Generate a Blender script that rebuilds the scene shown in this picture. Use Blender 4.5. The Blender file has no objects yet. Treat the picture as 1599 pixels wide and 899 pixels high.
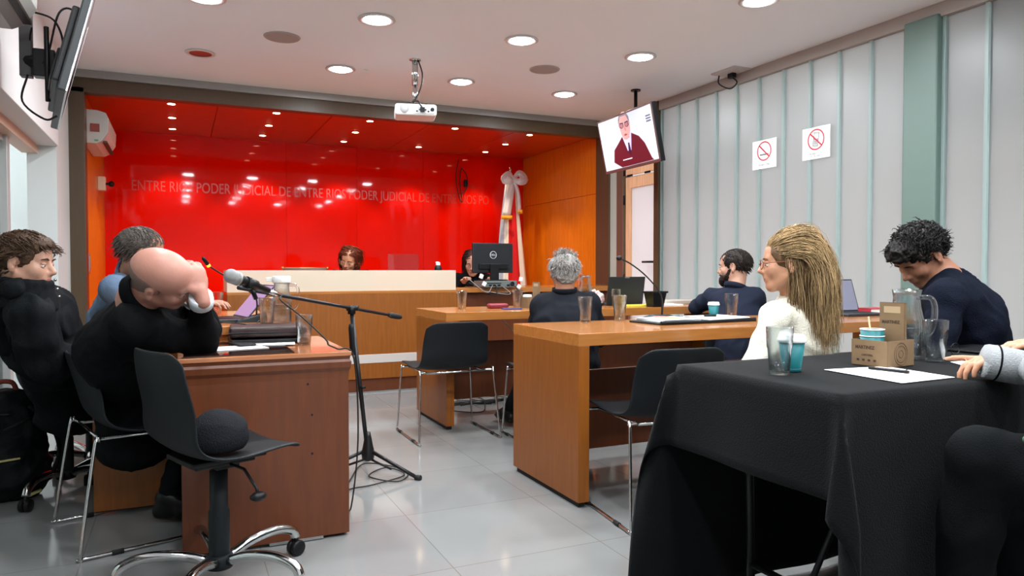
import bpy, bmesh, math, random
import numpy as np
from mathutils import Vector, Matrix, noise as mn
from math import pi, sin, cos, radians as R
random.seed(7); rng = np.random.default_rng(7)
S = bpy.context.scene
col = S.collection

# ------------------------------------------------------------ camera
CAMZ = 1.05; FP = 1130.0
cd = bpy.data.cameras.new('camera'); cam = bpy.data.objects.new('camera', cd); col.objects.link(cam)
cam.location = (0, 0, CAMZ); PITCH = R(1.4448); YAW = R(24.69)
cam.rotation_euler = (pi/2-PITCH, 0, -YAW); cd.sensor_width = 36; cd.lens = FP/1599*36; cd.clip_start = .05
S.camera = cam
# ------------------------------------------------------------ world, exposure
w = bpy.data.worlds.new('sky'); S.world = w; w.use_nodes = True
bg = w.node_tree.nodes['Background']; bg.inputs[0].default_value = (.86, .93, 1, 1); bg.inputs[1].default_value = .74
sd_ = bpy.data.lights.new('sun', 'SUN'); sd_.energy = 10; sd_.angle = R(2); sd_.color = (1, .97, .92); so = bpy.data.objects.new('sun', sd_); col.objects.link(so); so.rotation_euler = (R(-25), R(-3), 0)
S.view_settings.view_transform = 'Standard'; S.view_settings.look = 'None'
S.view_settings.exposure = 0.25; S.view_settings.gamma = 1; S.view_settings.use_curve_mapping = False
LAMP_W = 15.5; REAR_W = 17.0; SPOT_W = 27.0; CORR_W = 30.0

# ------------------------------------------------------------ measuring helpers
FW = Vector((sin(YAW)*cos(PITCH), cos(YAW)*cos(PITCH), -sin(PITCH)))
RT = Vector((cos(YAW), -sin(YAW), 0)); UP = RT.cross(FW); CAM = Vector((0, 0, CAMZ))
def ray(x, y): return FW + RT*(x-799.5)/FP - UP*(y-449.5)/FP
def P(x, y, d): return CAM + ray(x, y)*d
def atz(x, y, z): r = ray(x, y); return CAM + r*((z-CAMZ)/r.z)
def atX(x, y, X): r = ray(x, y); return CAM + r*(X/r.x)
def atY(x, y, Y): r = ray(x, y); return CAM + r*(Y/r.y)
def I(x, y, z): return (RT*x + UP*y - FW*z).normalized()     # right, up, towards the viewer's side of the room

# ------------------------------------------------------------ materials
def lin(c):
    return tuple(((v/255)/12.92 if v/255 <= .04045 else ((v/255+.055)/1.055)**2.4) for v in c)
MATS = {}
def mat(name, c, rough=.5, metal=0, bump=0, bscale=40, var=0, vscale=8, spec=.5, trans=0, emit=0, ior=1.45, coat=0, stretch=(1,1,1), sheen=0, sss=0):
    if name in MATS: return MATS[name]
    m = bpy.data.materials.new(name); m.use_nodes = True; nt = m.node_tree; b = nt.nodes['Principled BSDF']
    c = lin(c); b.inputs['Base Color'].default_value = (*c, 1)
    b.inputs['Roughness'].default_value = rough; b.inputs['Metallic'].default_value = metal
    b.inputs['Specular IOR Level'].default_value = spec; b.inputs['IOR'].default_value = ior
    b.inputs['Transmission Weight'].default_value = trans; b.inputs['Coat Weight'].default_value = coat
    b.inputs['Coat Roughness'].default_value = .05
    if sheen: b.inputs['Sheen Weight'].default_value = sheen; b.inputs['Sheen Roughness'].default_value = .5
    if sss: b.inputs['Subsurface Weight'].default_value = sss; b.inputs['Subsurface Radius'].default_value = (.01, .004, .002)
    if emit: b.inputs['Emission Color'].default_value = (*c, 1); b.inputs['Emission Strength'].default_value = emit
    if bump or var:
        tc = nt.nodes.new('ShaderNodeTexCoord'); mp = nt.nodes.new('ShaderNodeMapping'); mp.inputs['Scale'].default_value = stretch
        nt.links.new(tc.outputs['Object'], mp.inputs[0])
    if var:
        n = nt.nodes.new('ShaderNodeTexNoise'); n.inputs['Scale'].default_value = vscale; n.inputs['Detail'].default_value = 5
        nt.links.new(mp.outputs[0], n.inputs['Vector'])
        r = nt.nodes.new('ShaderNodeValToRGB'); r.color_ramp.elements[0].position = .3; r.color_ramp.elements[1].position = .7
        r.color_ramp.elements[0].color = (*[v*(1-var) for v in c], 1); r.color_ramp.elements[1].color = (*[min(1, v*(1+var)) for v in c], 1)
        nt.links.new(n.outputs[0], r.inputs[0]); nt.links.new(r.outputs[0], b.inputs['Base Color'])
    if bump:
        n2 = nt.nodes.new('ShaderNodeTexNoise'); n2.inputs['Scale'].default_value = bscale; n2.inputs['Detail'].default_value = 4
        nt.links.new(mp.outputs[0], n2.inputs['Vector'])
        bp = nt.nodes.new('ShaderNodeBump'); bp.inputs['Strength'].default_value = bump; bp.inputs['Distance'].default_value = .01
        nt.links.new(n2.outputs[0], bp.inputs['Height']); nt.links.new(bp.outputs[0], b.inputs['Normal'])
    MATS[name] = m; return m
def wood(name, c, rough=.38, st=(14, 14, 1.2), coat=.06, var=.13):
    return mat(name, c, rough, var=var, vscale=3.5, stretch=st, bump=.03, bscale=30, coat=coat)
def floor_mat():
    m = bpy.data.materials.new('polished_tile'); m.use_nodes = True; nt = m.node_tree; b = nt.nodes['Principled BSDF']; L = nt.links
    tc = nt.nodes.new('ShaderNodeTexCoord'); mp = nt.nodes.new('ShaderNodeMapping'); mp.inputs['Location'].default_value = (-.268, .02, 0)
    L.new(tc.outputs['Object'], mp.inputs[0])
    br = nt.nodes.new('ShaderNodeTexBrick'); br.offset = 0; br.inputs['Scale'].default_value = 1
    br.inputs['Brick Width'].default_value = .6; br.inputs['Row Height'].default_value = .6; br.inputs['Mortar Size'].default_value = .0022
    br.inputs['Color1'].default_value = (*lin((137, 137, 136)), 1); br.inputs['Color2'].default_value = (*lin((133, 133, 132)), 1)
    br.inputs['Mortar'].default_value = (*lin((118, 114, 108)), 1); L.new(mp.outputs[0], br.inputs['Vector'])
    n = nt.nodes.new('ShaderNodeTexNoise'); n.inputs['Scale'].default_value = 2.2; n.inputs['Detail'].default_value = 6; L.new(tc.outputs['Object'], n.inputs['Vector'])
    mx = nt.nodes.new('ShaderNodeMixRGB'); mx.blend_type = 'MULTIPLY'; mx.inputs[0].default_value = .22
    L.new(br.outputs[0], mx.inputs[1]); L.new(n.outputs[0], mx.inputs[2]); L.new(mx.outputs[0], b.inputs['Base Color'])
    b.inputs['Roughness'].default_value = .09; b.inputs['Specular IOR Level'].default_value = .5
    return m
def glass_mat(name, c=(255, 255, 255), rough=0, ior=1.45):
    if name in MATS: return MATS[name]
    m = bpy.data.materials.new(name); m.use_nodes = True; nt = m.node_tree; nt.nodes.clear(); L = nt.links; MATS[name] = m
    o = nt.nodes.new('ShaderNodeOutputMaterial'); t = nt.nodes.new('ShaderNodeBsdfTransparent'); t.inputs[0].default_value = (*lin(c), 1)
    g = nt.nodes.new('ShaderNodeBsdfGlossy'); g.inputs['Roughness'].default_value = .02; rf = nt.nodes.new('ShaderNodeBsdfRefraction'); rf.inputs['IOR'].default_value = 1.12; rf.inputs['Roughness'].default_value = 0
    lw = nt.nodes.new('ShaderNodeLayerWeight'); lw.inputs[0].default_value = .25
    m1 = nt.nodes.new('ShaderNodeMixShader'); m1.inputs[0].default_value = .35; L.new(t.outputs[0], m1.inputs[1]); L.new(rf.outputs[0], m1.inputs[2])
    m2 = nt.nodes.new('ShaderNodeMixShader'); L.new(lw.outputs['Facing'], m2.inputs[0]); L.new(m1.outputs[0], m2.inputs[1]); L.new(g.outputs[0], m2.inputs[2]); L.new(m2.outputs[0], o.inputs[0])
    return m
def frosted_mat(name, c, t=.75, rough=.35):
    """U-profile glass: scatters the daylight behind it and has a soft gloss"""
    m = bpy.data.materials.new(name); m.use_nodes = True; nt = m.node_tree; nt.nodes.clear(); L = nt.links
    o = nt.nodes.new('ShaderNodeOutputMaterial'); tr = nt.nodes.new('ShaderNodeBsdfTranslucent'); df = nt.nodes.new('ShaderNodeBsdfDiffuse'); gl = nt.nodes.new('ShaderNodeBsdfGlossy')
    c = (*lin(c), 1); tr.inputs[0].default_value = c; df.inputs[0].default_value = c; gl.inputs['Roughness'].default_value = rough
    m1 = nt.nodes.new('ShaderNodeMixShader'); m1.inputs[0].default_value = 1-t; L.new(tr.outputs[0], m1.inputs[1]); L.new(df.outputs[0], m1.inputs[2])
    m2 = nt.nodes.new('ShaderNodeMixShader'); m2.inputs[0].default_value = .05; L.new(m1.outputs[0], m2.inputs[1]); L.new(gl.outputs[0], m2.inputs[2])
    L.new(m2.outputs[0], o.inputs[0]); return m
def pane_mat():
    m = bpy.data.materials.new('clear_pane'); m.use_nodes = True; nt = m.node_tree; nt.nodes.clear(); L = nt.links
    o = nt.nodes.new('ShaderNodeOutputMaterial'); t = nt.nodes.new('ShaderNodeBsdfTransparent'); t.inputs[0].default_value = (.86, .92, .9, 1)
    g = nt.nodes.new('ShaderNodeBsdfGlossy'); g.inputs['Roughness'].default_value = .03
    f = nt.nodes.new('ShaderNodeFresnel'); f.inputs[0].default_value = 1.6
    mx = nt.nodes.new('ShaderNodeMixShader'); L.new(f.outputs[0], mx.inputs[0]); L.new(t.outputs[0], mx.inputs[1]); L.new(g.outputs[0], mx.inputs[2])
    L.new(mx.outputs[0], o.inputs[0]); return m

M_WALL = mat('white_paint', (224, 221, 220), .7, bump=.02, bscale=60)
M_CEIL = mat('ceiling_paint', (238, 242, 248), .8, bump=.01, bscale=40)
M_BROWN = mat('bronze_panel', (78, 62, 44), .38, var=.06, vscale=60, stretch=(1, 1, .05))
M_ALU = mat('grey_aluminium', (150, 150, 148), .4, .6)
M_WOOD = wood('honey_wood', (132, 74, 21))
M_WOODH = wood('honey_wood_flat', (164, 104, 50), st=(1.2, 14, 14), rough=.22, coat=.3)
M_WOODO = wood('orange_wood', (216, 116, 8), st=(16, 16, 1.0))
M_WOODD = wood('dark_red_wood', (94, 47, 22), st=(12, 12, 1.4))
M_WOODDT = wood('tan_wood_top', (170, 106, 66), st=(1.2, 12, 12), rough=.12, coat=.5)
M_ACEIL = wood('red_brown_ceiling_wood', (196, 62, 22), st=(1.5, 12, 12), rough=.3, coat=.5)
M_RED = mat('red_lacquered_glass', (232, 18, 2), .04, spec=.17, ior=1.5)
M_FLOOR = floor_mat()
M_BLACK = mat('black_plastic', (24, 27, 30), .5, spec=.22, bump=.05, bscale=300)
M_DARK = mat('dark_plastic', (18, 18, 20), .4, spec=.3)
M_CHROME = mat('chrome', (205, 205, 205), .12, 1)
M_BLKMET = mat('black_metal', (28, 28, 30), .35, .3)
M_WHITE = mat('white_plastic', (225, 225, 222), .35)
M_GLASS = glass_mat('clear_glass', (244, 248, 249))
M_WATER = glass_mat('water', (238, 246, 250))
M_PAPER = mat('paper', (245, 245, 245), .7)
M_CARD = mat('brown_cardboard', (126, 100, 72), .8, var=.06, vscale=30, bump=.05)
M_TEAL = mat('teal_paper_cup', (16, 108, 114), .45)
M_LEATHER = mat('dark_leather', (46, 28, 26), .4, bump=.2, bscale=120)
M_CLOTH = mat('black_tablecloth', (11, 12, 14), .85, bump=.25, bscale=260, spec=.08, sheen=.05)
M_RUBBER = mat('rubber', (20, 20, 20), .7)

# ------------------------------------------------------------ mesh builder
class MB:
    def __init__(s): s.v = []; s.f = []; s.sm = []; s.mi = []
    def add(s, v, f, smooth=False, mi=0):
        n = len(s.v); s.v += [tuple(p) for p in v]
        for q in f: s.f.append([i+n for i in q]); s.sm.append(smooth); s.mi.append(mi)
        return s
    def box(s, a, b, M=None, mi=0):
        x0, y0, z0 = a; x1, y1, z1 = b
        v = [Vector(p) for p in ((x0,y0,z0),(x1,y0,z0),(x1,y1,z0),(x0,y1,z0),(x0,y0,z1),(x1,y0,z1),(x1,y1,z1),(x0,y1,z1))]
        if M: v = [M@p for p in v]
        return s.add(v, [(0,3,2,1),(4,5,6,7),(0,1,5,4),(1,2,6,5),(2,3,7,6),(3,0,4,7)], mi=mi)
    def rings(s, rings, closed=True, cap=True, smooth=True, mi=0):
        n = len(rings[0]); v = [p for r in rings for p in r]; f = []
        for i in range(len(rings)-1):
            for j in range(n if closed else n-1):
                k = (j+1) % n; f.append((i*n+j, i*n+k, (i+1)*n+k, (i+1)*n+j))
        s.add(v, f, smooth, mi)
        if cap:
            s.add(rings[0], [tuple(range(n))[::-1]], False, mi); s.add(rings[-1], [tuple(range(n))], False, mi)
        return s
    def tube(s, pts, r, n=10, cap=True, mi=0, sq=None):
        pts = [Vector(p) for p in pts]; m = len(pts)
        rr = r if isinstance(r, (list, tuple)) else [r]*m
        t = [(pts[min(i+1, m-1)]-pts[max(i-1, 0)]).normalized() for i in range(m)]
        up = Vector((0, 0, 1)) if abs(t[0].z) < .9 else Vector((1, 0, 0))
        a = t[0].cross(up).normalized(); out = []
        for i in range(m):
            a = (a - t[i]*a.dot(t[i])).normalized(); b = t[i].cross(a)
            out.append([pts[i] + a*(cos(2*pi*j/n)*rr[i]) + b*(sin(2*pi*j/n)*rr[i]*(sq or 1)) for j in range(n)])
        return s.rings(out, True, cap, True, mi)
    def lathe(s, prof, c=(0,0,0), n=24, M=None, cap=True, mi=0, smooth=True):
        rings = []
        for r, z in prof:
            ring = [Vector((r*cos(2*pi*j/n), r*sin(2*pi*j/n), z)) for j in range(n)]
            if M: ring = [M@p for p in ring]
            rings.append([p+Vector(c) for p in ring])
        return s.rings(rings, True, cap, smooth, mi)
    def cyl(s, p0, p1, r, r1=None, n=20, mi=0): return s.tube([p0, p1], [r, r if r1 is None else r1], n, mi=mi)
    def prism(s, poly, z0, z1, M=None, mi=0, smooth=False):
        a = [Vector((x, y, z0)) for x, y in poly]; b = [Vector((x, y, z1)) for x, y in poly]
        if M: a = [M@p for p in a]; b = [M@p for p in b]
        return s.rings([a, b], True, True, smooth, mi)
    def grid(s, G, smooth=True, mi=0):
        n = len(G[0]); v = [p for r in G for p in r]; f = []
        for i in range(len(G)-1):
            for j in range(n-1): f.append((i*n+j, i*n+j+1, (i+1)*n+j+1, (i+1)*n+j))
        return s.add(v, f, smooth, mi)
    def ball(s, c, r, n=16, sc=(1,1,1), M=None, mi=0):
        rings = []
        for i in range(n//2+1):
            th = pi*(i+.0001)/(n//2+.0002)
            ring = [Vector((sin(th)*cos(2*pi*j/n)*r*sc[0], sin(th)*sin(2*pi*j/n)*r*sc[1], -cos(th)*r*sc[2])) for j in range(n)]
            if M: ring = [M@p for p in ring]
            rings.append([p+Vector(c) for p in ring])
        return s.rings(rings, True, True, True, mi)
    def build(s, name, m, parent=None, bevel=0, solid=0, sub=0, origin=None, seg=2):
        me = bpy.data.meshes.new(name)
        vv = s.v if origin is None else [tuple(Vector(p)-Vector(origin)) for p in s.v]
        me.from_pydata(vv, [], s.f); me.update()
        me.polygons.foreach_set('use_smooth', s.sm); me.polygons.foreach_set('material_index', s.mi)
        bm = bmesh.new(); bm.from_mesh(me); bmesh.ops.remove_doubles(bm, verts=bm.verts, dist=1e-5); bmesh.ops.recalc_face_normals(bm, faces=bm.faces); bm.to_mesh(me); bm.free()
        for q in (m if isinstance(m, (list, tuple)) else [m]): me.materials.append(q)
        o = bpy.data.objects.new(name, me); col.objects.link(o)
        if origin is not None: o.location = origin
        if parent: o.parent = parent
        if solid:
            k = o.modifiers.new('solid', 'SOLIDIFY'); k.thickness = solid; k.offset = 0
        if bevel:
            k = o.modifiers.new('bevel', 'BEVEL'); k.width = bevel; k.segments = seg; k.limit_method = 'ANGLE'; k.angle_limit = R(40)
        if sub:
            k = o.modifiers.new('sub', 'SUBSURF'); k.levels = sub; k.render_levels = sub
        return o
def tag(o, label=None, cat=None, group=None, kind=None):
    if label: o['label'] = label
    if cat: o['category'] = cat
    if group: o['group'] = group
    if kind: o['kind'] = kind
    return o
def thing(name, label, cat, loc=(0,0,0), rz=0, group=None):
    o = bpy.data.objects.new(name, None); col.objects.link(o); o.empty_display_size = .1
    o.location = loc; o.rotation_euler = (0, 0, rz); return tag(o, label, cat, group)
def children(o): return [c for c in col.objects if c.parent == o]
def dup(o, loc=None, rz=None, label=None, parent=None):
    c = o.copy(); col.objects.link(c)
    if parent: c.parent = parent
    for ch in children(o): dup(ch, parent=c)
    if loc is not None: c.location = loc
    if rz is not None: c.rotation_euler = (0, 0, rz)
    if label: c['label'] = label
    return c
def struct(name, mb, m, **k): return tag(mb.build(name, m, **k), kind='structure')
def text_mesh(txt, size, m, name, parent=None, M=None, depth=.0006, width=None, align='CENTER', weight=0):
    cu = bpy.data.curves.new(name, 'FONT'); cu.body = txt; cu.size = size; cu.extrude = depth; cu.align_x = align; cu.align_y = 'CENTER'; cu.offset = weight
    t = bpy.data.objects.new(name, cu); col.objects.link(t); bpy.context.view_layer.update()
    me = bpy.data.meshes.new_from_object(t); bpy.data.objects.remove(t)
    if width:
        xs = [v.co.x for v in me.vertices]; k = width/(max(xs)-min(xs)); me.transform(Matrix.Scale(k, 4, (1, 0, 0)))
    if M: me.transform(M)
    me.materials.clear(); me.materials.append(m)
    o = bpy.data.objects.new(name, me); col.objects.link(o)
    if parent: o.parent = parent
    return o
def bez(a, b, c, d, n=12):
    a, b, c, d = map(Vector, (a, b, c, d))
    return [a*(1-t)**3+b*3*t*(1-t)**2+c*3*t*t*(1-t)+d*t**3 for t in [i/n for i in range(n+1)]]
def spline(pts, n=6):
    p = [Vector(q) for q in pts]; p = [p[0]*2-p[1]]+p+[p[-1]*2-p[-2]]; out = []
    for i in range(1, len(p)-2):
        for k in range(n):
            t = k/n; out.append(.5*((2*p[i])+(p[i+1]-p[i-1])*t+(2*p[i-1]-5*p[i]+4*p[i+1]-p[i+2])*t*t+(-p[i-1]+3*p[i]-3*p[i+1]+p[i+2])*t**3))
    out.append(p[-2]); return out

# ============================================================ THE ROOM
H = 2.70; XL = -.80; XR = 4.30; YB = -2.2; YF = 6.95; YW = 9.2; ZA = 2.6
struct('floor', MB().box((-2.8, YB-.3, -.1), (4.55, YW+.2, 0)), M_FLOOR)
c = MB().box((-2.8, YB-.3, H), (4.55, YF, H+.12)); struct('ceiling', c, M_CEIL)
# lowered wooden ceiling of the alcove with its panel joints
m = MB()
js = [-.8, .35, 1.42, 2.45, 3.45, 4.5]
for a, b in zip(js, js[1:]): m.box((a+.004, YF+.12, ZA), (b-.004, YW, ZA+.06))
m.box((-.9, YF+.1, ZA+.03), (4.5, YW+.1, ZA+.1)); struct('ceiling_alcove', m, M_ACEIL)
# red lacquered glass wall
m = MB(); js = [-.75, .3, 1.2, 2.06, 2.94, 3.8, 4.42]
for a, b in zip(js, js[1:]): m.box((a+.0015, YW, 0), (b-.0015, YW+.03, ZA))
m.box((-.9, YW+.025, 0), (4.5, YW+.1, 2.8)); wf = struct('wall_front', m, M_RED)
M_LET = mat('faint_red_lettering', (205, 62, 48), .25)
t = text_mesh('ENTRE RIOS PODER JUDICIAL DE ENTRE RIOS PODER JUDICIAL DE ENTRE RIOS PO', .17, M_LET, 'wall_lettering', wf, None, .001, width=4.35)
t.data.transform(Matrix.Translation((1.70, YW-.001, 1.995))@Matrix.Rotation(pi/2, 4, 'X'))
# beam over the alcove opening
struct('trim_1', MB().box((XL, YF-.03, 2.635), (4.4, YF+.1, H)), M_ALU, bevel=.004)
struct('trim_2', MB().box((XL, YF, 2.52), (4.4, YF+.12, 2.64)), M_BROWN)
# left: brown column, wooden wall with door in the alcove
struct('trim_3', MB().box((-.83, 6.95, 0), (-.70, 7.12, 2.56)), M_BROWN, bevel=.004)
struct('wall_left_alcove', MB().box((-.85, 7.12, 0), (-.745, YW, ZA)), M_WOODO)
m = MB().box((-.75, 7.35, .01), (-.735, 8.15, 2.05)).box((-.75, 8.2, .01), (-.74, 8.23, 2.05))
d1 = struct('door_1', m, M_WOODO, bevel=.002)
m = MB().box((-.737, 7.44, 1.02), (-.728, 7.5, 1.2)); m.box((-.731, 7.45, 1.05), (-.722, 7.49, 1.17)); m.build('door_plate', M_ALU, d1, bevel=.002)
# right: wooden alcove wall of panels, brown column
m = MB()
for y0, y1 in ((7.18, 8.02), (8.02, YW)):
    for z0, z1 in ((0, 1.93), (1.93, ZA)): m.box((4.4, y0+.003, z0+.003), (4.43, y1-.003, z1-.003))
m.box((4.42, 7.18, 0), (4.5, YW, ZA+.1)); struct('wall_right_alcove', m, M_WOODO)
struct('trim_4', MB().box((4.36, 6.9, 0), (4.5, 7.18, H)), M_BROWN, bevel=.004)
# right: door with a pale glazed leaf between column and glass wall
M_PEACH = wood('peach_door_wood', (222, 176, 138), rough=.4)
M_MILK = frosted_mat('milky_glass', (236, 232, 234), .6)
m = MB().box((4.38, 6.74, 0), (4.46, 6.9, H)); struct('trim_5', m, mat('pale_green_frame', (168, 176, 168), .5))
d2 = tag(bpy.data.objects.new('door_2', None), kind='structure'); col.objects.link(d2); d2.location = (4.4, 6.3, 0)
m = MB().box((4.36, 6.62, 0), (4.46, 6.74, 2.66)).box((4.36, 5.93, 0), (4.46, 5.99, 2.66)).box((4.36, 5.93, 2.6), (4.46, 6.74, 2.66))
m.build('door_frame', mat('bronze_frame', (112, 92, 78), .4, .4), d2, origin=None, bevel=.003).matrix_parent_inverse = Matrix.Translation((-4.4, -6.3, 0))
def dchild(o): o.matrix_parent_inverse = Matrix.Translation((-4.4, -6.3, 0)); return o
m = MB(); y0, y1 = 6.0, 6.61
m.box((4.39, y0, .01), (4.43, y0+.1, 2.04)).box((4.39, y1-.1, .01), (4.43, y1, 2.04)).box((4.39, y0+.1, 1.92), (4.43, y1-.1, 2.04)).box((4.39, y0+.1, .01), (4.43, y1-.1, .2))
dchild(m.build('door_leaf', M_PEACH, d2, bevel=.003))
dchild(MB().box((4.39, y0, 2.06), (4.43, y1, 2.6)).build('transom', M_PEACH, d2, bevel=.003))
dchild(MB().box((4.405, y0+.1, .2), (4.415, y1-.1, 1.92)).build('door_glass', M_MILK, d2))
hd = dchild(MB().box((4.38, y0+.03, 1.0), (4.392, y0+.07, 1.2)).tube([(4.385, y0+.05, 1.13), (4.33, y0+.05, 1.13), (4.325, y0+.06, 1.13), (4.325, y0+.2, 1.13)], .011).box((4.375, y0+.035, .93), (4.392, y0+.065, .98)).build('door_handle', M_DARK, d2))
m = MB()
for z in (2.06, 1.75, .9): m.cyl((4.375, y1+.01, z), (4.375, y1+.01, z+.1), .012)
for yy in (6.16, 6.48): m.box((4.38, yy, 2.045), (4.392, yy+.09, 2.065))
dchild(m.build('hinge', M_DARK, d2))
# right: wall of U-shaped glass channels, lit by the daylight behind
M_U = frosted_mat('frosted_channel_glass', (206, 206, 207), .92)
M_FIN = frosted_mat('green_glass_edge', (204, 218, 217), .85)
m = MB(); fin = MB(); y = 5.86; k = 0; PW = .262
while y > YB:
    yn = y-PW
    m.box((XR+.02, yn+.014, .06), (XR+.028, y-.014, 2.62))
    fin.box((XR, y-.012, .06), (XR+.045, y+.008, 2.62))
    y = yn; k += 1
w1 = struct('window_1', m, M_U); fin.build('glass_edge', M_FIN, w1)
struct('wall_right', MB().box((XR-.02, YB, 2.61), (4.5, 5.93, H)).box((XR-.005, YB, 0), (4.5, 5.93, .07)), mat('warm_grey_trim', (158, 148, 142), .5), bevel=.004)
struct('trim_6', MB().box((XR-.03, 5.87, 0), (4.5, 5.935, H)), M_BROWN)
# dark green glass-clad column on the glass wall
m = MB()
m.box((XR-.045, 2.985, .0), (XR+.02, 3.22, 2.63)); struct('trim_7', m, mat('green_grey_column', (96, 116, 109), .4), bevel=.012)
# unseen outdoors: dark ground, plus a bounce strip and blockers added to shape daylight
struct('ground_outside', MB().box((7.5, -6, -.15), (12, 12, -.05)), mat('dark_asphalt', (84, 84, 84), .9))
struct('added_bounce_strip', MB().box((4.5, -6, -.15), (7.5, 12, -.04)), mat('bounce_strip_white', (236, 234, 228), .8))  # unseen pale strip added to throw sunlight onto the lower glass
struct('added_shade_block', MB().box((4.8, -6, 1.5), (5.0, 2.97, 2.9)), mat('shade_block_grey', (62, 74, 76), .8))  # unseen block added to keep daylight off the upper right-hand panes
struct('added_shade_slab', MB().box((4.5, -6, 2.72), (5.9, 3.0, 2.9)), M_WALL)  # unseen slab added to shade the top of the same panes
struct('wall_back', MB().box((-2.8, YB-.2, 0), (4.55, YB, H)), M_WALL)
# left: soffit, glazed partition, corridor
m = MB().box((-1.5, YB, 1.96), (XL, 6.28, H)); struct('wall_left_soffit', m, M_WALL, bevel=.004)
struct('wall_left', MB().box((-1.0, 6.28, 0), (-.815, 6.95, H)).box((-2.8, 6.95, 0), (-.83, 7.05, H)), mat('pale_wall_paint', (205, 210, 208), .6))
struct('wall_corridor', MB().box((-2.8, YB, 0), (-2.7, 7.0, H)), M_WALL)
M_PANE = pane_mat()
wp = tag(bpy.data.objects.new('window_2', None), kind='structure'); col.objects.link(wp)
def yat(px, X): return atX(px, 400, X).y
m = MB().box((-1.03, YB, 1.90), (-.93, 6.28, 1.96)).box((-1.0, YB, 0), (-.96, 4.6, .05))
m.build('window_frame', mat('peach_header', (205, 168, 145), .5), wp)
fr = MB()
for yy in (.6, 2.3, 3.72): fr.box((-1.0, yy, 0), (-.96, yy+.05, 1.9))
fr.build('window_post', M_ALU, wp, bevel=.003)
g = MB()
for a, b in ((YB, .6), (.65, 2.3), (2.35, 3.72), (3.77, 4.55)): g.box((-.985, a, .05), (-.977, b, 1.9))
g.build('window_pane', M_PANE, wp)
d3 = struct('door_3', MB().box((-1.0, 4.62, 0), (-.9, 4.70, 1.96)).box((-1.0, 4.78, 0), (-.93, 4.86, 1.96)).box((-1.05, 5.5, 0), (-.98, 5.58, 1.96)).box((-1.05, 4.86, 1.86), (-1.0, 5.5, 1.96)), mat('silver_frame', (176, 178, 176), .4, .3), bevel=.003)
MB().box((-1.03, 4.86, .03), (-1.022, 5.5, 1.86)).build('door_glass', M_PANE, d3)
MB().box((-.9, 4.63, 1.0), (-.88, 4.69, 1.12)).build('door_handle', M_DARK, d3, bevel=.003)

# ============================================================ LAMPS
def downlight(x, y, label, W=LAMP_W):
    t = thing('downlight', label, 'ceiling light', (x, y, H), 0, 'recessed downlights in the white ceiling')
    MB().lathe([(.088, 0), (.118, -.002), (.122, -.008), (.112, -.014), (.092, -.012), (.086, -.004)], cap=False, n=32).build('trim_ring', mat('satin_ring', (205, 202, 200), .4, .3), t)
    MB().lathe([(.001, -.026), (.04, -.024), (.07, -.018), (.088, -.008)], cap=False, n=32).build('diffuser', mat('lamp_diffuser', (250, 251, 255), .5, emit=26), t)
    l = bpy.data.lights.new('lamp_light', 'AREA'); l.shape = 'DISK'; l.size = .17; l.energy = W; l.color = (.90, .965, 1)
    lo = bpy.data.objects.new('lamp_light', l); col.objects.link(lo); lo.location = (0, 0, -.028); lo.parent = t
    return t
lab = {(1.20, 4.74): 'lit downlight, the large one above and in front of the projector', (2.25, 4.73): 'lit downlight beside the pale ceiling speaker, nearer of the middle pair', (3.26, 4.71): 'lit downlight nearest the glass wall, above the wall screen',
       (1.22, 6.02): 'lit downlight left of the projector, near the alcove beam', (2.26, 5.98): 'lit downlight just right of the projector, near the alcove beam', (3.30, 6.0): 'small lit downlight with tilted rim, nearest the wall screen along the beam',
       (.16, 4.79): 'lit downlight cut by the top edge, left of the others', (3.24, 3.43): 'lit downlight cut by the top edge, above the glass wall side'}
for (x, y), l in lab.items(): downlight(x, y, l)
for i, (x, y) in enumerate([(x, y) for y in (3.43, 2.1, .8, -.5) for x in (.16, 1.2, 2.25, 3.26) if (x, y) != (3.26, 3.43)]):
    downlight(x, y, 'lit downlight in the part of the ceiling over the public seats', REAR_W)
t = thing('downlight', 'unlit downlight with a reddish lens near the black wall-hung television', 'ceiling light', (.164, 6.03, H))
MB().lathe([(.075, 0), (.105, -.002), (.108, -.008), (.1, -.012), (.08, -.01)], cap=False, n=32).build('trim_ring', mat('white_ring', (215, 205, 200), .5), t)
MB().lathe([(.001, -.004), (.082, -.006)], cap=False, n=32).build('diffuser', mat('dull_red_lens', (150, 70, 60), .4), t)
for x, y, l in ((.68, 5.38, 'flat round ceiling speaker left of the projector pole'), (2.75, 5.34, 'flat round ceiling speaker between the lit downlights on the right')):
    t = thing('ceiling_speaker', l, 'speaker', (x, y, H), 0, 'round ceiling speakers')
    MB().lathe([(.118, 0), (.126, -.003), (.12, -.009), (.11, -.007)], cap=False, n=32).build('rim', mat('speaker_rim', (176, 166, 162), .6), t)
    MB().lathe([(.001, -.008), (.113, -.008)], cap=False, n=32).build('grille', mat('speaker_grille', (168, 158, 155), .7, bump=.3, bscale=500), t)
sm = thing('smoke_detector', 'tiny round detector on the ceiling left of the projector', 'detector', (1.42, 5.98, H))
MB().lathe([(.02, 0), (.022, -.006), (.012, -.02), (.001, -.022)], cap=False).build('detector_body', M_WHITE, sm)
i = 0
rows = {7.5: 'front', 8.18: 'middle', 8.82: 'back'}
M_SP = mat('spot_bulb', (255, 226, 180), .5, emit=22)
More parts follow.
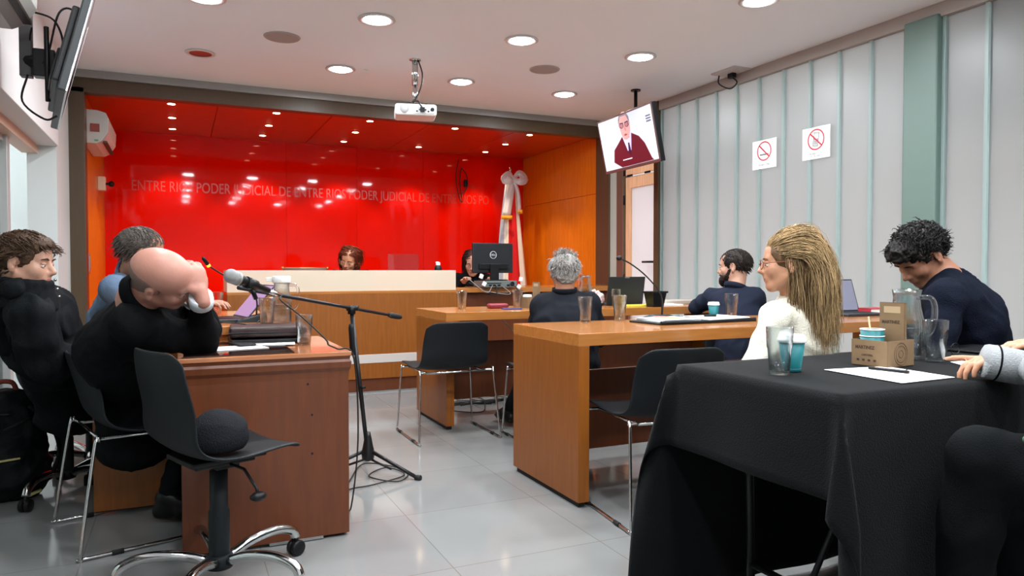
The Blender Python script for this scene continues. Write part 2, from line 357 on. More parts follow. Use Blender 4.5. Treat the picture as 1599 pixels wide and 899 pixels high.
for xi, X in enumerate((-.05, .89, 1.82, 2.76, 3.67)):
    for Y, rn in rows.items():
        if xi == 3 and rn == 'middle': continue
        cn = ('first', 'second', 'third', 'fourth', 'last')[xi]
        t = thing('spotlight', f'small warm spotlight in the red-brown alcove ceiling, {rn} row, {cn} from the left', 'ceiling light', (X, Y, ZA), 0, 'warm spotlights in the alcove ceiling')
        MB().lathe([(.028, 0), (.042, -.001), (.044, -.005), (.032, -.006)], cap=False, n=20).build('trim_ring', M_CHROME, t)
        MB().lathe([(.001, -.0065), (.034, -.0065)], cap=False, n=20).build('bulb', M_SP, t)
        l = bpy.data.lights.new('bulb_light', 'SPOT'); l.energy = SPOT_W*(1.5 if rn == 'middle' else 1); l.spot_size = R(86); l.spot_blend = .4; l.color = (1, .83, .62); l.shadow_soft_size = .025
        lo = bpy.data.objects.new('bulb_light', l); col.objects.link(lo); lo.location = (0, 0, -.03); lo.parent = t
for x, y in ((-1.9, 1.5), (-1.9, 3.9), (-1.9, 6.0)):  # lamps added to light the corridor seen through the partition
    downlight(x, y, 'added downlight lighting the corridor behind the left partition', CORR_W)

# ============================================================ FURNITURE
def chair_shell(name, m, parent, wid=.46, z0=.43, hb=.29, yo=.03, ysc=1.0):
    """one-piece moulded seat and back, faces +Y"""
    prof = [(.24, -.012, .43), (.22, .004, .445), (.12, .002, .46), (0, -.012, .46), (-.12, -.008, .455), (-.19, .02, .45), (-.225, .07, .44), (-.245, .14, .43), (-.262, .20, .425), (-.28, .26, .41), (-.288, hb, .40), (-.289, hb+.012, .375)]
    G = []
    for i, (y, z, wd) in enumerate(prof):
        row = []
        for j in range(13):
            u = (j-6)/6; back = max(0, min(1, (z-.03)/.1))
            row.append(Vector((u*wd/2*wid/.46, y*ysc + yo + back*.035*u*u - 0*u, z0+z + (1-back)*.018*u*u - (.012*abs(u)**6 if i > 9 else 0))))
        G.append(row)
    # rounded top corners
    for j in (0, 12): G[-1][j].z -= .02; G[-2][j].z -= .008
    return MB().grid(G).build(name, m, parent, solid=.012, sub=2)
def sled_chair(label, loc, rz, group=None, name='sled_chair'):
    t = thing(name, label, 'chair', loc, rz, group)
    chair_shell('seat_shell', M_BLACK, t)
    for s in (-1, 1):
        x = s*.235; xb = s*.262
        pts = [(s*.19, -.19, .425), (x, -.20, .422), (x+.004*s, -.215, .41), (xb, -.27, .03), (xb, -.265, .011), (xb, -.25, .009), (xb, .19, .009), (xb, .205, .011), (xb, .21, .03), (x+.004*s, .19, .40), (x, .18, .418), (s*.19, .175, .421)]
        L = MB().tube(spline(pts, 4), .0065, 8).build('leg', M_CHROME, t)
        MB().cyl((xb, -.17, .008), (xb, -.13, .008), .010, n=10).build('floor_glide', M_RUBBER, L); MB().cyl((xb, .12, .008), (xb, .16, .008), .010, n=10).build('floor_glide', M_RUBBER, L)
    MB().tube([(-.19, .17, .418), (.19, .17, .418)], .006, 8).tube([(-.19, -.19, .42), (.19, -.19, .42)], .006, 8).tube([(-.19, -.19, .42), (-.19, .17, .418)], .006, 8).tube([(.19, -.19, .42), (.19, .17, .418)], .006, 8).build('seat_frame', M_CHROME, t)
    return t
def swivel_chair(label, loc, rz, shell='plain', rb=.31, rot0=0):
    t = thing('swivel_chair', label, 'chair', loc, rz)
    s_ = chair_shell('seat_shell', M_BLACK, t, z0=.46, hb=.33, yo=-.0, wid=.44, ysc=.78)
    MB().box((-.08, -.11, .415), (.08, .09, .44)).box((-.1, -.13, .43), (.1, .12, .445)).box((-.03, -.02, .39), (.03, .06, .42)).build('tilt_plate', M_DARK, t, bevel=.004)
    MB().tube([(.06, 0, .42), (.14, .02, .41), (.2, .03, .36), (.21, .03, .345)], .005, 8).ball((.213, .03, .335), .02, 10, (1, 1.4, .8)).build('lever', M_DARK, t)
    MB().lathe([(.028, .09), (.034, .1), (.034, .25), (.029, .26), (.029, .385), (.02, .385), (.014, .39), (.014, .42)], n=20).lathe([(.03, .055), (.042, .06), (.042, .10), (.034, .105)]).build('column', M_BLACK, t)
    for k in range(5):
        a = rot0+k*2*pi/5; d = Vector((cos(a), sin(a), 0)); q = Vector((-sin(a), cos(a), 0))
        pts = spline([d*.035+Vector((0,0,.085)), d*.12+Vector((0,0,.112)), d*.22+Vector((0,0,.118)), d*(rb-.02)+Vector((0,0,.098)), d*rb+Vector((0,0,.066))], 4)
        lg = MB().tube(pts, [.017]*len(pts), 10).build('leg', M_CHROME, t)
        c = MB(); p = d*rb
        for s in (-1, 1):
            M = Matrix.Translation(p+q*s*.013+Vector((0, 0, .028)))@Matrix.Rotation(a, 4, 'Z')@Matrix.Rotation(pi/2, 4, 'X')
            c.lathe([(.001, -.009), (.024, -.009), (.028, -.006), (.028, .006), (.024, .009), (.001, .009)], n=18, M=M, cap=False)
        c.cyl(p+Vector((0, 0, .03)), p+Vector((0, 0, .07)), .008, n=8); c.ball(p+Vector((0, 0, .043)), .02, 10, (.9, .9, .7))
        c.build('caster', M_DARK, lg)
    return t

def waterfall_desk(label, x0, x1, y0, y1, z=.77, th=.055):
    t = thing('wooden_desk', label, 'desk', ((x0+x1)/2, (y0+y1)/2, 0)); X = (x1-x0)/2; Y = (y1-y0)/2
    MB().box((-X, -Y, z-th), (X, Y, z)).build('desktop', M_WOODH, t, bevel=.002)
    for s in (-1, 1):
        a, b = (-X, -X+th) if s < 0 else (X-th, X)
        MB().box((a, -Y, .025), (b, Y, z-th+.001)).build('end_panel', M_WOOD, t, bevel=.002)
        MB().box((a+.012, -Y+.02, 0), (b-.012, Y-.02, .026)).build('plinth', M_RUBBER, t)
    MB().box((-X+th, Y-.12, .10), (X-th, Y-.095, .52)).build('modesty_panel', M_WOODD, t, bevel=.002)
    return t
RTz = .77
waterfall_desk('nearer of the two long honey-coloured wooden desks, with the black folder on it', 1.58, 4.12, 2.74, 3.42)
waterfall_desk('farther of the two long honey-coloured desks, before the judges\' bench', 1.575, 4.05, 4.45, 5.10)

# left tables (prosecutors')
t = thing('wooden_table', 'dark reddish wooden table at the left with a moulded edge', 'table', (.30, 3.2, 0))
MB().box((-.31, -.36, .712), (.312, .37, .73)).build('tabletop', M_WOODDT, t, bevel=.003)
m = MB()
prof = [(.0, .63), (.002, .655), (.008, .668), (.010, .690), (.004, .70), (.006, .712)]
for (ax, ay), (bx, by), n in (((-.30, -.35), (.302, -.35), (0, -1)), ((.302, -.35), (.302, .37), (1, 0))):
    m.grid([[Vector((ax+n[0]*o, ay+n[1]*o, z)), Vector((bx+n[0]*o+(.01 if n[1] else 0)*o*100, by+n[1]*o, z))] for o, z in prof], smooth=False)
m.build('moulded_edge', M_WOODD, t)
MB().box((-.30, -.35, .012), (.302, -.325, .715)).build('end_panel', M_WOODD, t, bevel=.002)
MB().box((-.29, .33, .012), (.302, .355, .715)).build('end_panel', M_WOODD, t, bevel=.002)
MB().box((.28, -.325, .012), (.302, .33, .715)).build('side_panel', M_WOODD, t, bevel=.002)
MB().box((-.0, -.352, .004), (.2, -.33, .014)).build('foot', M_ALU, t)
for x, z in ((.16, .49), (.16, .34), (.145, .61)): MB().cyl((x, -.3515, z), (x, -.34, z), .0045, n=10).build('screw_hole', M_DARK, t)
MB().box((-.29, -.33, .7305), (.1, .2, .7345)).build('glass_sheet', mat('dark_glass_sheet', (40, 24, 20), .03, spec=.8), t, bevel=.001)
t = thing('wooden_table', 'honey-coloured wooden table carrying the white-lidded jug, behind the reddish one', 'table', (.05, 4.15, 0))
MB().box((-.4, -.65, .755), (.40, .65, .795)).build('tabletop', M_WOODH, t, bevel=.003)
MB().box((-.39, -.64, .02), (.39, -.61, .756)).build('end_panel', M_WOOD, t, bevel=.002)
MB().box((-.39, .61, .02), (.39, .64, .756)).build('end_panel', M_WOOD, t, bevel=.002)
MB().box((.36, -.61, .02), (.385, .61, .756)).build('side_panel', M_WOOD, t, bevel=.002)

# judges' bench
t = thing('judges_bench', 'long wooden judges\' bench with a frosted glass screen along its top, before the red wall', 'bench', (1.3, 6.1, 0))
MB().box((-.96, 0, .12), (.955, .04, .85)).box((-.96, .04, .12), (-.92, .9, .85)).build('front_panel', M_WOOD, t, bevel=.002)
MB().box((-.955, .015, 0), (.955, .035, .115)).build('plinth', M_WOODD, t)
MB().box((-.96, .0, 0), (.955, .01, .012)).build('floor_strip', M_ALU, t)
MB().box((-.96, .0, .845), (.955, .8, .87)).build('counter_top', M_WOODH, t, bevel=.002)
MB().box((-.1, -.004, .254), (.955, .003, .327)).build('light_band', mat('pale_metal_band', (206, 196, 190), .35, .2), t, bevel=.001)
M_SCR = mat('frosted_screen_glass', (238, 222, 200), .3, trans=.35)
MB().box((-.96, .012, .87), (.955, .022, 1.045)).box((-.96, .022, .87), (-.95, .5, 1.045)).build('glass_screen', M_SCR, t, bevel=.001)
t = thing('clerk_desk', 'wooden clerk\'s desk joined to the right of the judges\' bench, lower and open below', 'desk', (3.1, 6.35, 0))
MB().box((-.84, 0, .835), (1.2, .75, .88)).build('desktop', M_WOODH, t, bevel=.002)
MB().box((-.84, .0, .0), (-.72, .7, .836)).build('end_panel', M_WOOD, t, bevel=.002)
MB().box((-.72, .06, .02), (1.2, .09, .83)).build('modesty_panel', M_WOODD, t, bevel=.002)
MB().box((-.06, .045, .70), (.06, .062, .78)).box((-.03, .04, .68), (.0, .05, .70)).build('cable_port', M_DARK, t, bevel=.003)

# ---- chairs
sled_chair('empty black sled chair right of the microphone stand, its back to us', (1.548, 4.384, 0), 0, name='sled_chair')
sled_chair('empty black sled chair at the near wooden desk beside the black cloth', (1.90, 2.62, 0), R(-6))
sled_chair('black sled chair the grey-haired man sits on', (2.14, 4.02, 0), 0)
c = sled_chair('black sled chair under the shaved-headed man in the dark suit', (-.145, 3.31, 0), R(-74))
sled_chair('black sled chair under the bearded man by the far wooden desk', (3.36, 4.05, 0), R(10))
sled_chair('black sled chair under the blonde woman in the cream sweater', (2.46, 2.13, 0), R(48))
sled_chair('black sled chair under the young man in the navy sweater', (3.02, 2.02, 0), R(50))
sled_chair('black sled chair at the right edge, under the person in the grey sleeves', (2.2, .62, 0), R(-5))
swivel_chair('foreground black swivel chair with a chrome star base and a hat on its seat', (.112, 2.58, 0), R(-68), rot0=R(98))
swivel_chair('black swivel chair at far left under the young man in the black coat', (-.50, 4.0, 0), R(-75), rot0=R(35))
swivel_chair('black swivel chair under the man in the grey-blue shirt', (-.42, 4.35, 0), R(-88))
t = thing('office_chair', 'empty brown leather judge\'s chair, only its top rail showing over the bench', 'chair', (1.08, 6.95, 0))
MB().grid([[Vector((u*.2, .05*u*u+.02, z)) for u in (-1, -.9, -.5, 0, .5, .9, 1)] for z in (.55, .7, .9, 1.02, 1.07)]).build('backrest', mat('brown_leather', (92, 60, 48), .45), t, solid=.04, sub=2)
MB().box((-.24, -.42, .46), (.24, .03, .54)).build('seat', MATS['brown_leather'], t, bevel=.03)
MB().cyl((0, -.2, .08), (0, -.2, .46), .03).build('column', M_DARK, t)
MB().cyl((-.2, .07, 1.065), (.2, .07, 1.065), .008).ball((-.205, .07, 1.065), .014, 8).ball((.205, .07, 1.065), .014, 8).build('top_rail', mat('brass', (200, 150, 80), .3, .9), t)
m = MB()
for k in range(5): a = k*2*pi/5+.3; m.tube([(0, -.2, .09), (.3*cos(a), -.2+.3*sin(a), .03)], .018, 8)
m.build('star_base', M_DARK, t)

# ---- black cloth on folding table
TX0, TX1, TY0, TY1, TZ = 1.395, 3.25, 1.20, 1.81, .757
t = thing('folding_table', 'folding table at the right, hidden under the black cloth except its black legs', 'table', ((TX0+TX1)/2, (TY0+TY1)/2, 0)); X = (TX1-TX0)/2-.004; Y = (TY1-TY0)/2-.004
MB().box((-X, -Y, .725), (X, Y, TZ-.004)).build('tabletop', M_WHITE, t, bevel=.004)
for s in (-1, 1):
    x = s*(X-.22)
    MB().tube([(x, -Y+.06, .72), (x, -Y+.08, .015)], .013, 10).tube([(x, Y-.06, .72), (x, Y-.08, .015)], .013, 10).tube([(x, -Y+.08, .13), (x, Y-.08, .13)], .011, 10).tube([(x-s*-.0, 0, .13), (x-s*.35, 0, .71)], .009, 8).build('leg', M_BLKMET, t)
G = []
A_, B_ = .25, .735
us = [-A_+A_*i/10 for i in range(10)]+[i/60*(TX1-TX0) for i in range(61)]+[(TX1-TX0)+A_*i/10 for i in range(1, 11)]
vs = [-B_+B_*i/26 for i in range(26)]+[i/20*(TY1-TY0) for i in range(21)]+[(TY1-TY0)+B_*i/26 for i in range(1, 27)]
def drape(u, v):
    W, D = TX1-TX0, TY1-TY0
    du = -u if u < 0 else (u-W if u > W else 0); dv = -v if v < 0 else (v-D if v > D else 0)
    sx = -1 if u < 0 else 1; sy = -1 if v < 0 else 1
    bx = min(max(u, 0), W); by = min(max(v, 0), D)
    rd = .012
    if du == 0 and dv == 0: z = TZ + .0004*mn.noise(Vector((u*5, v*5, 0))); return Vector((TX0+bx, TY0+by, z))
    rho = math.hypot(du, dv); th = math.atan2(dv, du) if rho else 0
    out = rd*min(1, rho/rd)*.5
    zz = TZ - max(0, rho-.004)
    if du == 0 or dv == 0:
        s_ = bx if du == 0 else by
        wv = .035*mn.noise(Vector((s_*3.3, 3+sx+2*sy, rho*.8)))*min(1, rho/.35)+.012*min(1, rho/.3) + (.02*rho if dv else .06*rho)
        if du == 0: return Vector((TX0+bx, TY0+by+sy*(out+max(wv, 0)), max(zz, .012)))
        return Vector((TX0+bx+sx*(out+max(wv, 0)), TY0+by, zz))
    # hanging corner: a soft cone of cloth with one deep fold
    fl = sin(2*th); k = .20*fl*rho
    kx = cos(th)*.06*rho + k*(.85) + .012; ky = sin(th)*.03*rho + k*(.75)+.01
    if 0: pass
    fold = .03*sin(5*th)*min(1, rho/.3)*sin(2*th)
    z = TZ - rho*(1-.03*fl)
    ext = max(0, .012-z)
    return Vector((TX0+bx+sx*(out*.7+kx+fold+ext*.4), TY0+by+sy*(out*.7+ky-fold), max(z, .012)))
for u in us: G.append([drape(u, v) for v in vs])
cl = MB().grid(G).build('tablecloth', M_CLOTH, None, solid=.0025, origin=(TX0, TY0, 0))
tag(cl, 'large black tablecloth draped over the folding table at the right', 'tablecloth')

# ---- boom microphone stand
t = thing('microphone_stand', 'black tripod boom microphone stand on the floor right of the reddish table', 'microphone stand', (.87, 3.66, 0))
O = Vector((.87, 3.66, 0)); C0 = P(549, 481, 3.70)-O
m = MB().cyl((0, 0, .09), (C0.x, C0.y, C0.z-.02), .011, n=14); m.build('pole', M_BLKMET, t)
MB().lathe([(.012, .07), (.03, .08), (.034, .11), (.026, .15), (.016, .2), (.013, .22)], n=16).build('tripod_hub', M_BLKMET, t)
MB().cyl((-.012, 0, .45), (-.035, 0, .45), .008).build('knob', M_DARK, t)
MB().tube([(C0.x*.85, C0.y*.85, C0.z-.24), (C0.x*.9, C0.y*.9, C0.z-.22), (C0.x, C0.y, C0.z-.1), C0+Vector((0, 0, -.08))], [.014, .018, .017, .013], 14).build('grip', M_DARK, t)
MB().cyl(C0+Vector((0, 0, -.03)), C0+Vector((0, 0, .012)), .02).cyl(C0+RT*-.025, C0+RT*.035, .014).build('boom_clutch', M_DARK, t)
for tip in (atz(657, 746, .012), Vector((.62, 3.78, .012)), Vector((.93, 3.98, .012))):
    q = tip-O; lg = MB().tube([(q.x*.08, q.y*.08, .12), q*.93], .0095, 10).tube([(0, 0, .085), q*.45+Vector((0, 0, .035))], .006, 8).build('leg', M_BLKMET, t)
    MB().tube([q*.9, q], .014, 10).build('rubber_foot', M_RUBBER, lg)
B1 = P(372, 449, 2.93)-O; dirb = (B1-C0).normalized(); B2 = C0-dirb*.50
bm_ = MB().tube([B2, B1], .0085, 10).build('boom', M_BLKMET, t)
MB().tube([B2+dirb*-.01, B2+dirb*.02, B2+dirb*.10, B2+dirb*.13], [.012, .016, .016, .010], 14).build('counterweight', M_RUBBER, bm_)
# the microphone itself sits in its clip
mh = P(361, 431, 2.66); mt = P(455, 468, 2.92); md = (mt-mh).normalized()
t = thing('microphone', 'grey-headed handheld microphone held at the left end of the boom stand', 'microphone', mh)
MB().ball((0, 0, 0), .027, 20, (1, 1, 1)).tube([md*.0, md*.028], [.0265, .0262], 20).build('grille', mat('mic_grille', (150, 150, 150), .45, .6, bump=.6, bscale=700), t)
MB().tube([md*.026, md*.034, md*.036], [.0265, .0265, .02], 20).build('ring', M_ALU, t)
MB().tube([md*.036, md*.05, md*.10, md*.185], [.022, .019, .0155, .0125], 20).build('handle', M_DARK, t)
MB().tube([md*.185, md*.25], [.0095, .0085], 16).build('plug', M_CHROME, t)
MB().tube([md*.07, md*.12], [.0225, .021], 16).tube([md*.10+Vector((0, 0, -.015)), md*.12+Vector((0, 0, -.05))], .009, 10).build('clip', M_DARK, t)
cb = [mt+md*-.0, P(480, 492, 2.9), P(510, 520, 2.95), P(538, 530, 3.05), P(524, 548, 3.15), P(497, 548, 3.2)]
q0 = mh+md*.25
cpt = [q0, P(440, 470, 2.83), P(472, 495, 2.86), P(508, 529, 2.84), P(513, 538, 2.84), Vector((.56, 2.86, .74)), Vector((.625, 2.86, .70)), Vector((.66, 2.95, .35)), Vector((.66, 3.1, .02)), Vector((.6+.1, 3.4, .008)), Vector((.85, 3.45, .008)), Vector((1.03, 3.55, .008)), Vector((.98, 3.72, .008)), Vector((.86, 3.6, .008)), Vector((.97, 3.45, .008)), Vector((1.06, 3.62, .008)), Vector((.9, 3.85, .008)), Vector((.75, 3.55, .008)), Vector((.66, 3.3, .008))]
tag(MB().tube(spline(cpt, 8), .0034, 8).build('microphone_cable', M_RUBBER, None, origin=tuple(q0)), 'black microphone cable hanging from the boom and coiled on the floor', 'cable')
m = MB()
random.seed(3)
for k in range(5):
    pts = [(2.1+random.uniform(-.4, .4), 5.3+random.uniform(-.15, .2), .006+.004*k) for _ in range(6)]
    m.tube(spline(pts, 6), .004, 6)
m.tube(spline([(2.2, 5.3, .006), (2.0, 4.9, .006), (1.8, 5.2, .006), (2.3, 5.6, .006), (2.6, 5.5, .4), (2.62, 6.3, .75)], 8), .004, 6)
tag(m.build('cable_tangle', M_RUBBER, None, origin=(2.1, 5.3, 0)), 'tangle of black cables on the floor under the far wooden desk', 'cable', kind='stuff')

# ---- hat and backpack

# ============================================================ SOFT SHAPES: smooth signed-distance modelling
class SD:
    def __init__(s, vox=.007): s.p = []; s.vox = vox
    def cap(s, a, ra, b, rb, k=.02, sub=False): s.p.append(('c', np.array(a, float), ra, np.array(b, float), rb, k, sub)); return s
    def chain(s, pts, rs, k=.02):
        for i in range(len(pts)-1): s.cap(pts[i], rs[i], pts[i+1], rs[i+1], k)
        return s
    def ell(s, c, r, A=None, k=.02, sub=False):
        A = np.eye(3) if A is None else np.array([list(v) for v in A], float)
        s.p.append(('e', np.array(c, float), np.array(r, float), A, k, sub)); return s
    def sec(s, a, ra, b, rb, x, k=.03):
        """elliptical cone; ra = (half width along x, half depth)"""
        s.p.append(('s', np.array(a, float), ra, np.array(b, float), rb, np.array(x, float), k, False)); return s
    def build(s):
        lo = np.full(3, 1e9); hi = -lo
        for q in s.p:
            if q[-1]: continue
            if q[0] == 'c': a, ra, b, rb = q[1:5]; l = np.minimum(a-ra, b-rb); h = np.maximum(a+ra, b+rb)
            elif q[0] == 'e': r = q[2].max(); l = q[1]-r; h = q[1]+r
            else: r = max(*q[2], *q[4]); l = np.minimum(q[1], q[3])-r; h = np.maximum(q[1], q[3])+r
            lo = np.minimum(lo, l); hi = np.maximum(hi, h)
        v = s.vox; lo = lo-4*v; n = np.ceil((hi-lo)/v).astype(int)+5
        g = np.full(n, .2, np.float32)
        ax = [lo[i]+v*np.arange(n[i]) for i in range(3)]
        for q in s.p:
            if q[0] == 'c': a, ra, b, rb, k, sub = q[1:]; l = np.minimum(a-ra, b-rb); h = np.maximum(a+ra, b+rb)
            elif q[0] == 'e': c, r, A, k, sub = q[1:]; l = c-r.max(); h = c+r.max()
            else: a, ra, b, rb, x, k, sub = q[1:]; r = max(*ra, *rb); l = np.minimum(a, b)-r; h = np.maximum(a, b)+r
            mg = k+3*v; i0 = np.maximum(((l-mg-lo)/v).astype(int), 0); i1 = np.minimum(((h+mg-lo)/v).astype(int)+2, n)
            if (i1 <= i0).any(): continue
            X = ax[0][i0[0]:i1[0], None, None]; Y = ax[1][None, i0[1]:i1[1], None]; Z = ax[2][None, None, i0[2]:i1[2]]
            if q[0] == 'c':
                ab = b-a; L2 = max(ab@ab, 1e-9); t = np.clip(((X-a[0])*ab[0]+(Y-a[1])*ab[1]+(Z-a[2])*ab[2])/L2, 0, 1)
                d = np.sqrt((X-a[0]-t*ab[0])**2+(Y-a[1]-t*ab[1])**2+(Z-a[2]-t*ab[2])**2)-(ra+t*(rb-ra))
            elif q[0] == 'e':
                e = [((X-c[0])*A[i][0]+(Y-c[1])*A[i][1]+(Z-c[2])*A[i][2]) for i in range(3)]
                k0 = np.sqrt(sum((e[i]/r[i])**2 for i in range(3)))+1e-6; k1 = np.sqrt(sum((e[i]/r[i]**2)**2 for i in range(3)))+1e-6
                d = k0*(k0-1)/k1
            else:
                ab = b-a; L = math.sqrt(ab@ab); tz = ab/L; xx = x-tz*(x@tz); xx /= np.linalg.norm(xx); yy = np.cross(tz, xx)
                pt = (X-a[0])*tz[0]+(Y-a[1])*tz[1]+(Z-a[2])*tz[2]; t = np.clip(pt/L, 0, 1); rz = pt-t*L
                px = (X-a[0])*xx[0]+(Y-a[1])*xx[1]+(Z-a[2])*xx[2]; py = (X-a[0])*yy[0]+(Y-a[1])*yy[1]+(Z-a[2])*yy[2]
                wx = ra[0]+t*(rb[0]-ra[0]); wy = ra[1]+t*(rb[1]-ra[1]); wz = np.minimum(wx, wy)*.8
                k0 = np.sqrt((px/wx)**2+(py/wy)**2+(rz/wz)**2)+1e-6; k1 = np.sqrt((px/wx**2)**2+(py/wy**2)**2+(rz/wz**2)**2)+1e-6
                d = k0*(k0-1)/k1
            G = g[i0[0]:i1[0], i0[1]:i1[1], i0[2]:i1[2]]
            if sub: d = -d; hh = np.clip(.5-.5*(d-G)/-k if 0 else .5+.5*(d-G)/k, 0, 1); G[...] = G+(d-G)*hh+k*hh*(1-hh)
            else: hh = np.clip(.5+.5*(G-d)/k, 0, 1); G[...] = G+(d-G)*hh-k*hh*(1-hh)
        return s.nets(g, lo, v)
    @staticmethod
    def nets(g, lo, v):
        s = g < 0; nx, ny, nz = g.shape
        cnt = np.zeros((nx-1, ny-1, nz-1), np.int8)
        for i in (0, 1):
            for j in (0, 1):
                for k in (0, 1): cnt += s[i:nx-1+i, j:ny-1+j, k:nz-1+k]
        mix = (cnt > 0) & (cnt < 8); idx = np.full(mix.shape, -1, np.int64); C = np.argwhere(mix); idx[mix] = np.arange(len(C))
        acc = np.zeros((len(C), 3)); num = np.zeros(len(C))
        cor = [(i, j, k) for i in (0, 1) for j in (0, 1) for k in (0, 1)]
        for a in cor:
            for b in cor:
                if sum(b[i]-a[i] for i in range(3)) != 1 or any(b[i] < a[i] for i in range(3)): continue
                ga = g[C[:, 0]+a[0], C[:, 1]+a[1], C[:, 2]+a[2]]; gb = g[C[:, 0]+b[0], C[:, 1]+b[1], C[:, 2]+b[2]]
                m = (ga < 0) != (gb < 0); t = np.where(m, ga/np.where(m, ga-gb, 1), 0)
                for i in range(3): acc[:, i] += np.where(m, a[i]+t*(b[i]-a[i]), 0)
                num += m
        V = lo+(C+acc/num[:, None])*v; F = []
        for ax_ in range(3):
            o = [0, 0, 0]; o[ax_] = 1
            sa = s[:nx-o[0], :ny-o[1], :nz-o[2]]; sb = s[o[0]:, o[1]:, o[2]:]
            E = np.argwhere(sa != sb); p, q = [(1, 2), (2, 0), (0, 1)][ax_]
            E = E[(E[:, p] > 0) & (E[:, q] > 0)]
            E = E[(E < np.array(mix.shape)).all(1)]
            dp = np.zeros(3, int); dp[p] = 1; dq = np.zeros(3, int); dq[q] = 1
            f = np.stack([idx[tuple((E-dp-dq).T)], idx[tuple((E-dq).T)], idx[tuple(E.T)], idx[tuple((E-dp).T)]], 1)
            fl = sa[tuple(E.T)] if len(E) else np.zeros(0, bool); f[~fl] = f[~fl][:, ::-1]; F.append(f)
        return V, np.concatenate(F)
def soft(name, sd, m, parent=None, origin=(0,0,0), wr=0, wsc=9, smooth=2, warp=None, pick=None, stretch=(1,1,1)):
    V, F = sd.build(); V = np.array(V)
    for _ in range(smooth):                                   # relax the cell pattern
        acc = np.zeros_like(V); n = np.zeros(len(V))
        for a in range(4):
            b = F[:, (a+1) % 4]; c_ = F[:, a]
            np.add.at(acc, c_, V[b]); np.add.at(n, c_, 1); np.add.at(acc, b, V[c_]); np.add.at(n, b, 1)
        V = V*.4+.6*acc/n[:, None]
    me = bpy.data.meshes.new(name)
    o3 = np.array(origin)
    if warp: V = warp(V)
    me.from_pydata((V-o3).tolist(), [], F.tolist()); me.update()
    if wr:
        nn = [v.normal.copy() for v in me.vertices]
        for v, nv in zip(me.vertices, nn):
            p = v.co; q = Vector((p.x*wsc*stretch[0], p.y*wsc*stretch[1], p.z*wsc*stretch[2]))
            q += mn.noise_vector(q*.5)*.8
            h = abs(mn.noise(q)); v.co += nv*(wr*(.5-min(1, h*3.2)) + wr*.4*mn.noise(q*2.7))
    me.polygons.foreach_set('use_smooth', [True]*len(me.polygons))
    for q in (m if isinstance(m, (list, tuple)) else [m]): me.materials.append(q)
    if pick:
        mi = pick((V[F].mean(1))); me.polygons.foreach_set('material_index', mi.astype(int).tolist())
    ob = bpy.data.objects.new(name, me); col.objects.link(ob)
    if parent: ob.parent = parent
    return ob

# ============================================================ PEOPLE
def V3(v): return Vector((float(v[0]), float(v[1]), float(v[2])))
class Head:
    """o: middle of the head, f: where the face points, u: towards the crown"""
    def __init__(s, o, f, u, k=1.0):
        s.o = V3(o); s.f = f.normalized(); s.u = (u-s.f*u.dot(s.f)).normalized(); s.r = s.f.cross(s.u); s.k = k
        s.A = (s.r, s.f, s.u)
    def __call__(s, x, y, z): return s.o+(s.r*x+s.f*y+s.u*z)*s.k
    def loc(s, V): d = np.asarray(V)-np.array(s.o); return np.stack([d@np.array(s.r), d@np.array(s.f), d@np.array(s.u)], 1)/s.k
    def R(s, *r): return [q*s.k for q in r]
def head_sdf(sd, h, fem=False, neck=None, nr=.055):
    E = lambda c, r, k=.02, sub=False: sd.ell(h(*c), h.R(*r), h.A, k, sub)
    C = lambda a, ra, b, rb, k=.012: sd.cap(h(*a), ra*h.k, h(*b), rb*h.k, k)
    E((0, -.014, .034), (.076, .097, .080)); E((0, .012, .045), (.068, .078, .062)); E((0, .028, -.03), (.060, .064, .072))
    C((-.050, .0, -.045), .020, (-.020, .062, -.088), .017, .02); C((.050, .0, -.045), .020, (.020, .062, -.088), .017, .02)
    E((0, .068, -.09), (.024, .022, .022), .02); E((-.037, .058, -.022), (.026, .026, .026), .02); E((.037, .058, -.022), (.026, .026, .026), .02)
    C((-.034, .078, .022), .012, (.034, .078, .022), .012, .015)
    E((-.031, .100, .002), (.017, .012, .011), .012, True); E((.031, .100, .002), (.017, .012, .011), .012, True)
    C((0, .090, .010), .0075, (0, .112, -.026), .0115, .012); C((-.011, .098, -.032), .0085, (.011, .098, -.032), .0085, .008)
    E((0, .084, -.055), (.026, .016, .018), .012)
    C((-.019, .090, -.0555), .0045, (.019, .090, -.0555), .0045, .005); C((-.016, .090, -.0655), .0055, (.016, .090, -.0655), .0055, .005)
    E((0, .104, -.0605), (.022, .008, .0016), .003, True)
    for q in (-1, 1):
        A = [(h.r*1+h.f*-.35*q).normalized(), (h.f+h.r*.35*q).normalized(), h.u]
        sd.ell(h(q*.080, -.008, -.004), h.R(.009, .019, .031), A, .008); sd.ell(h(q*.088, -.001, .0), h.R(.006, .010, .016), A, .005, True)
        E((q*.078, -.004, -.03), (.008, .010, .011), .008)
    if neck is not None: sd.cap(h(0, -.022, -.062), nr*h.k, neck, nr*1.08, .03)
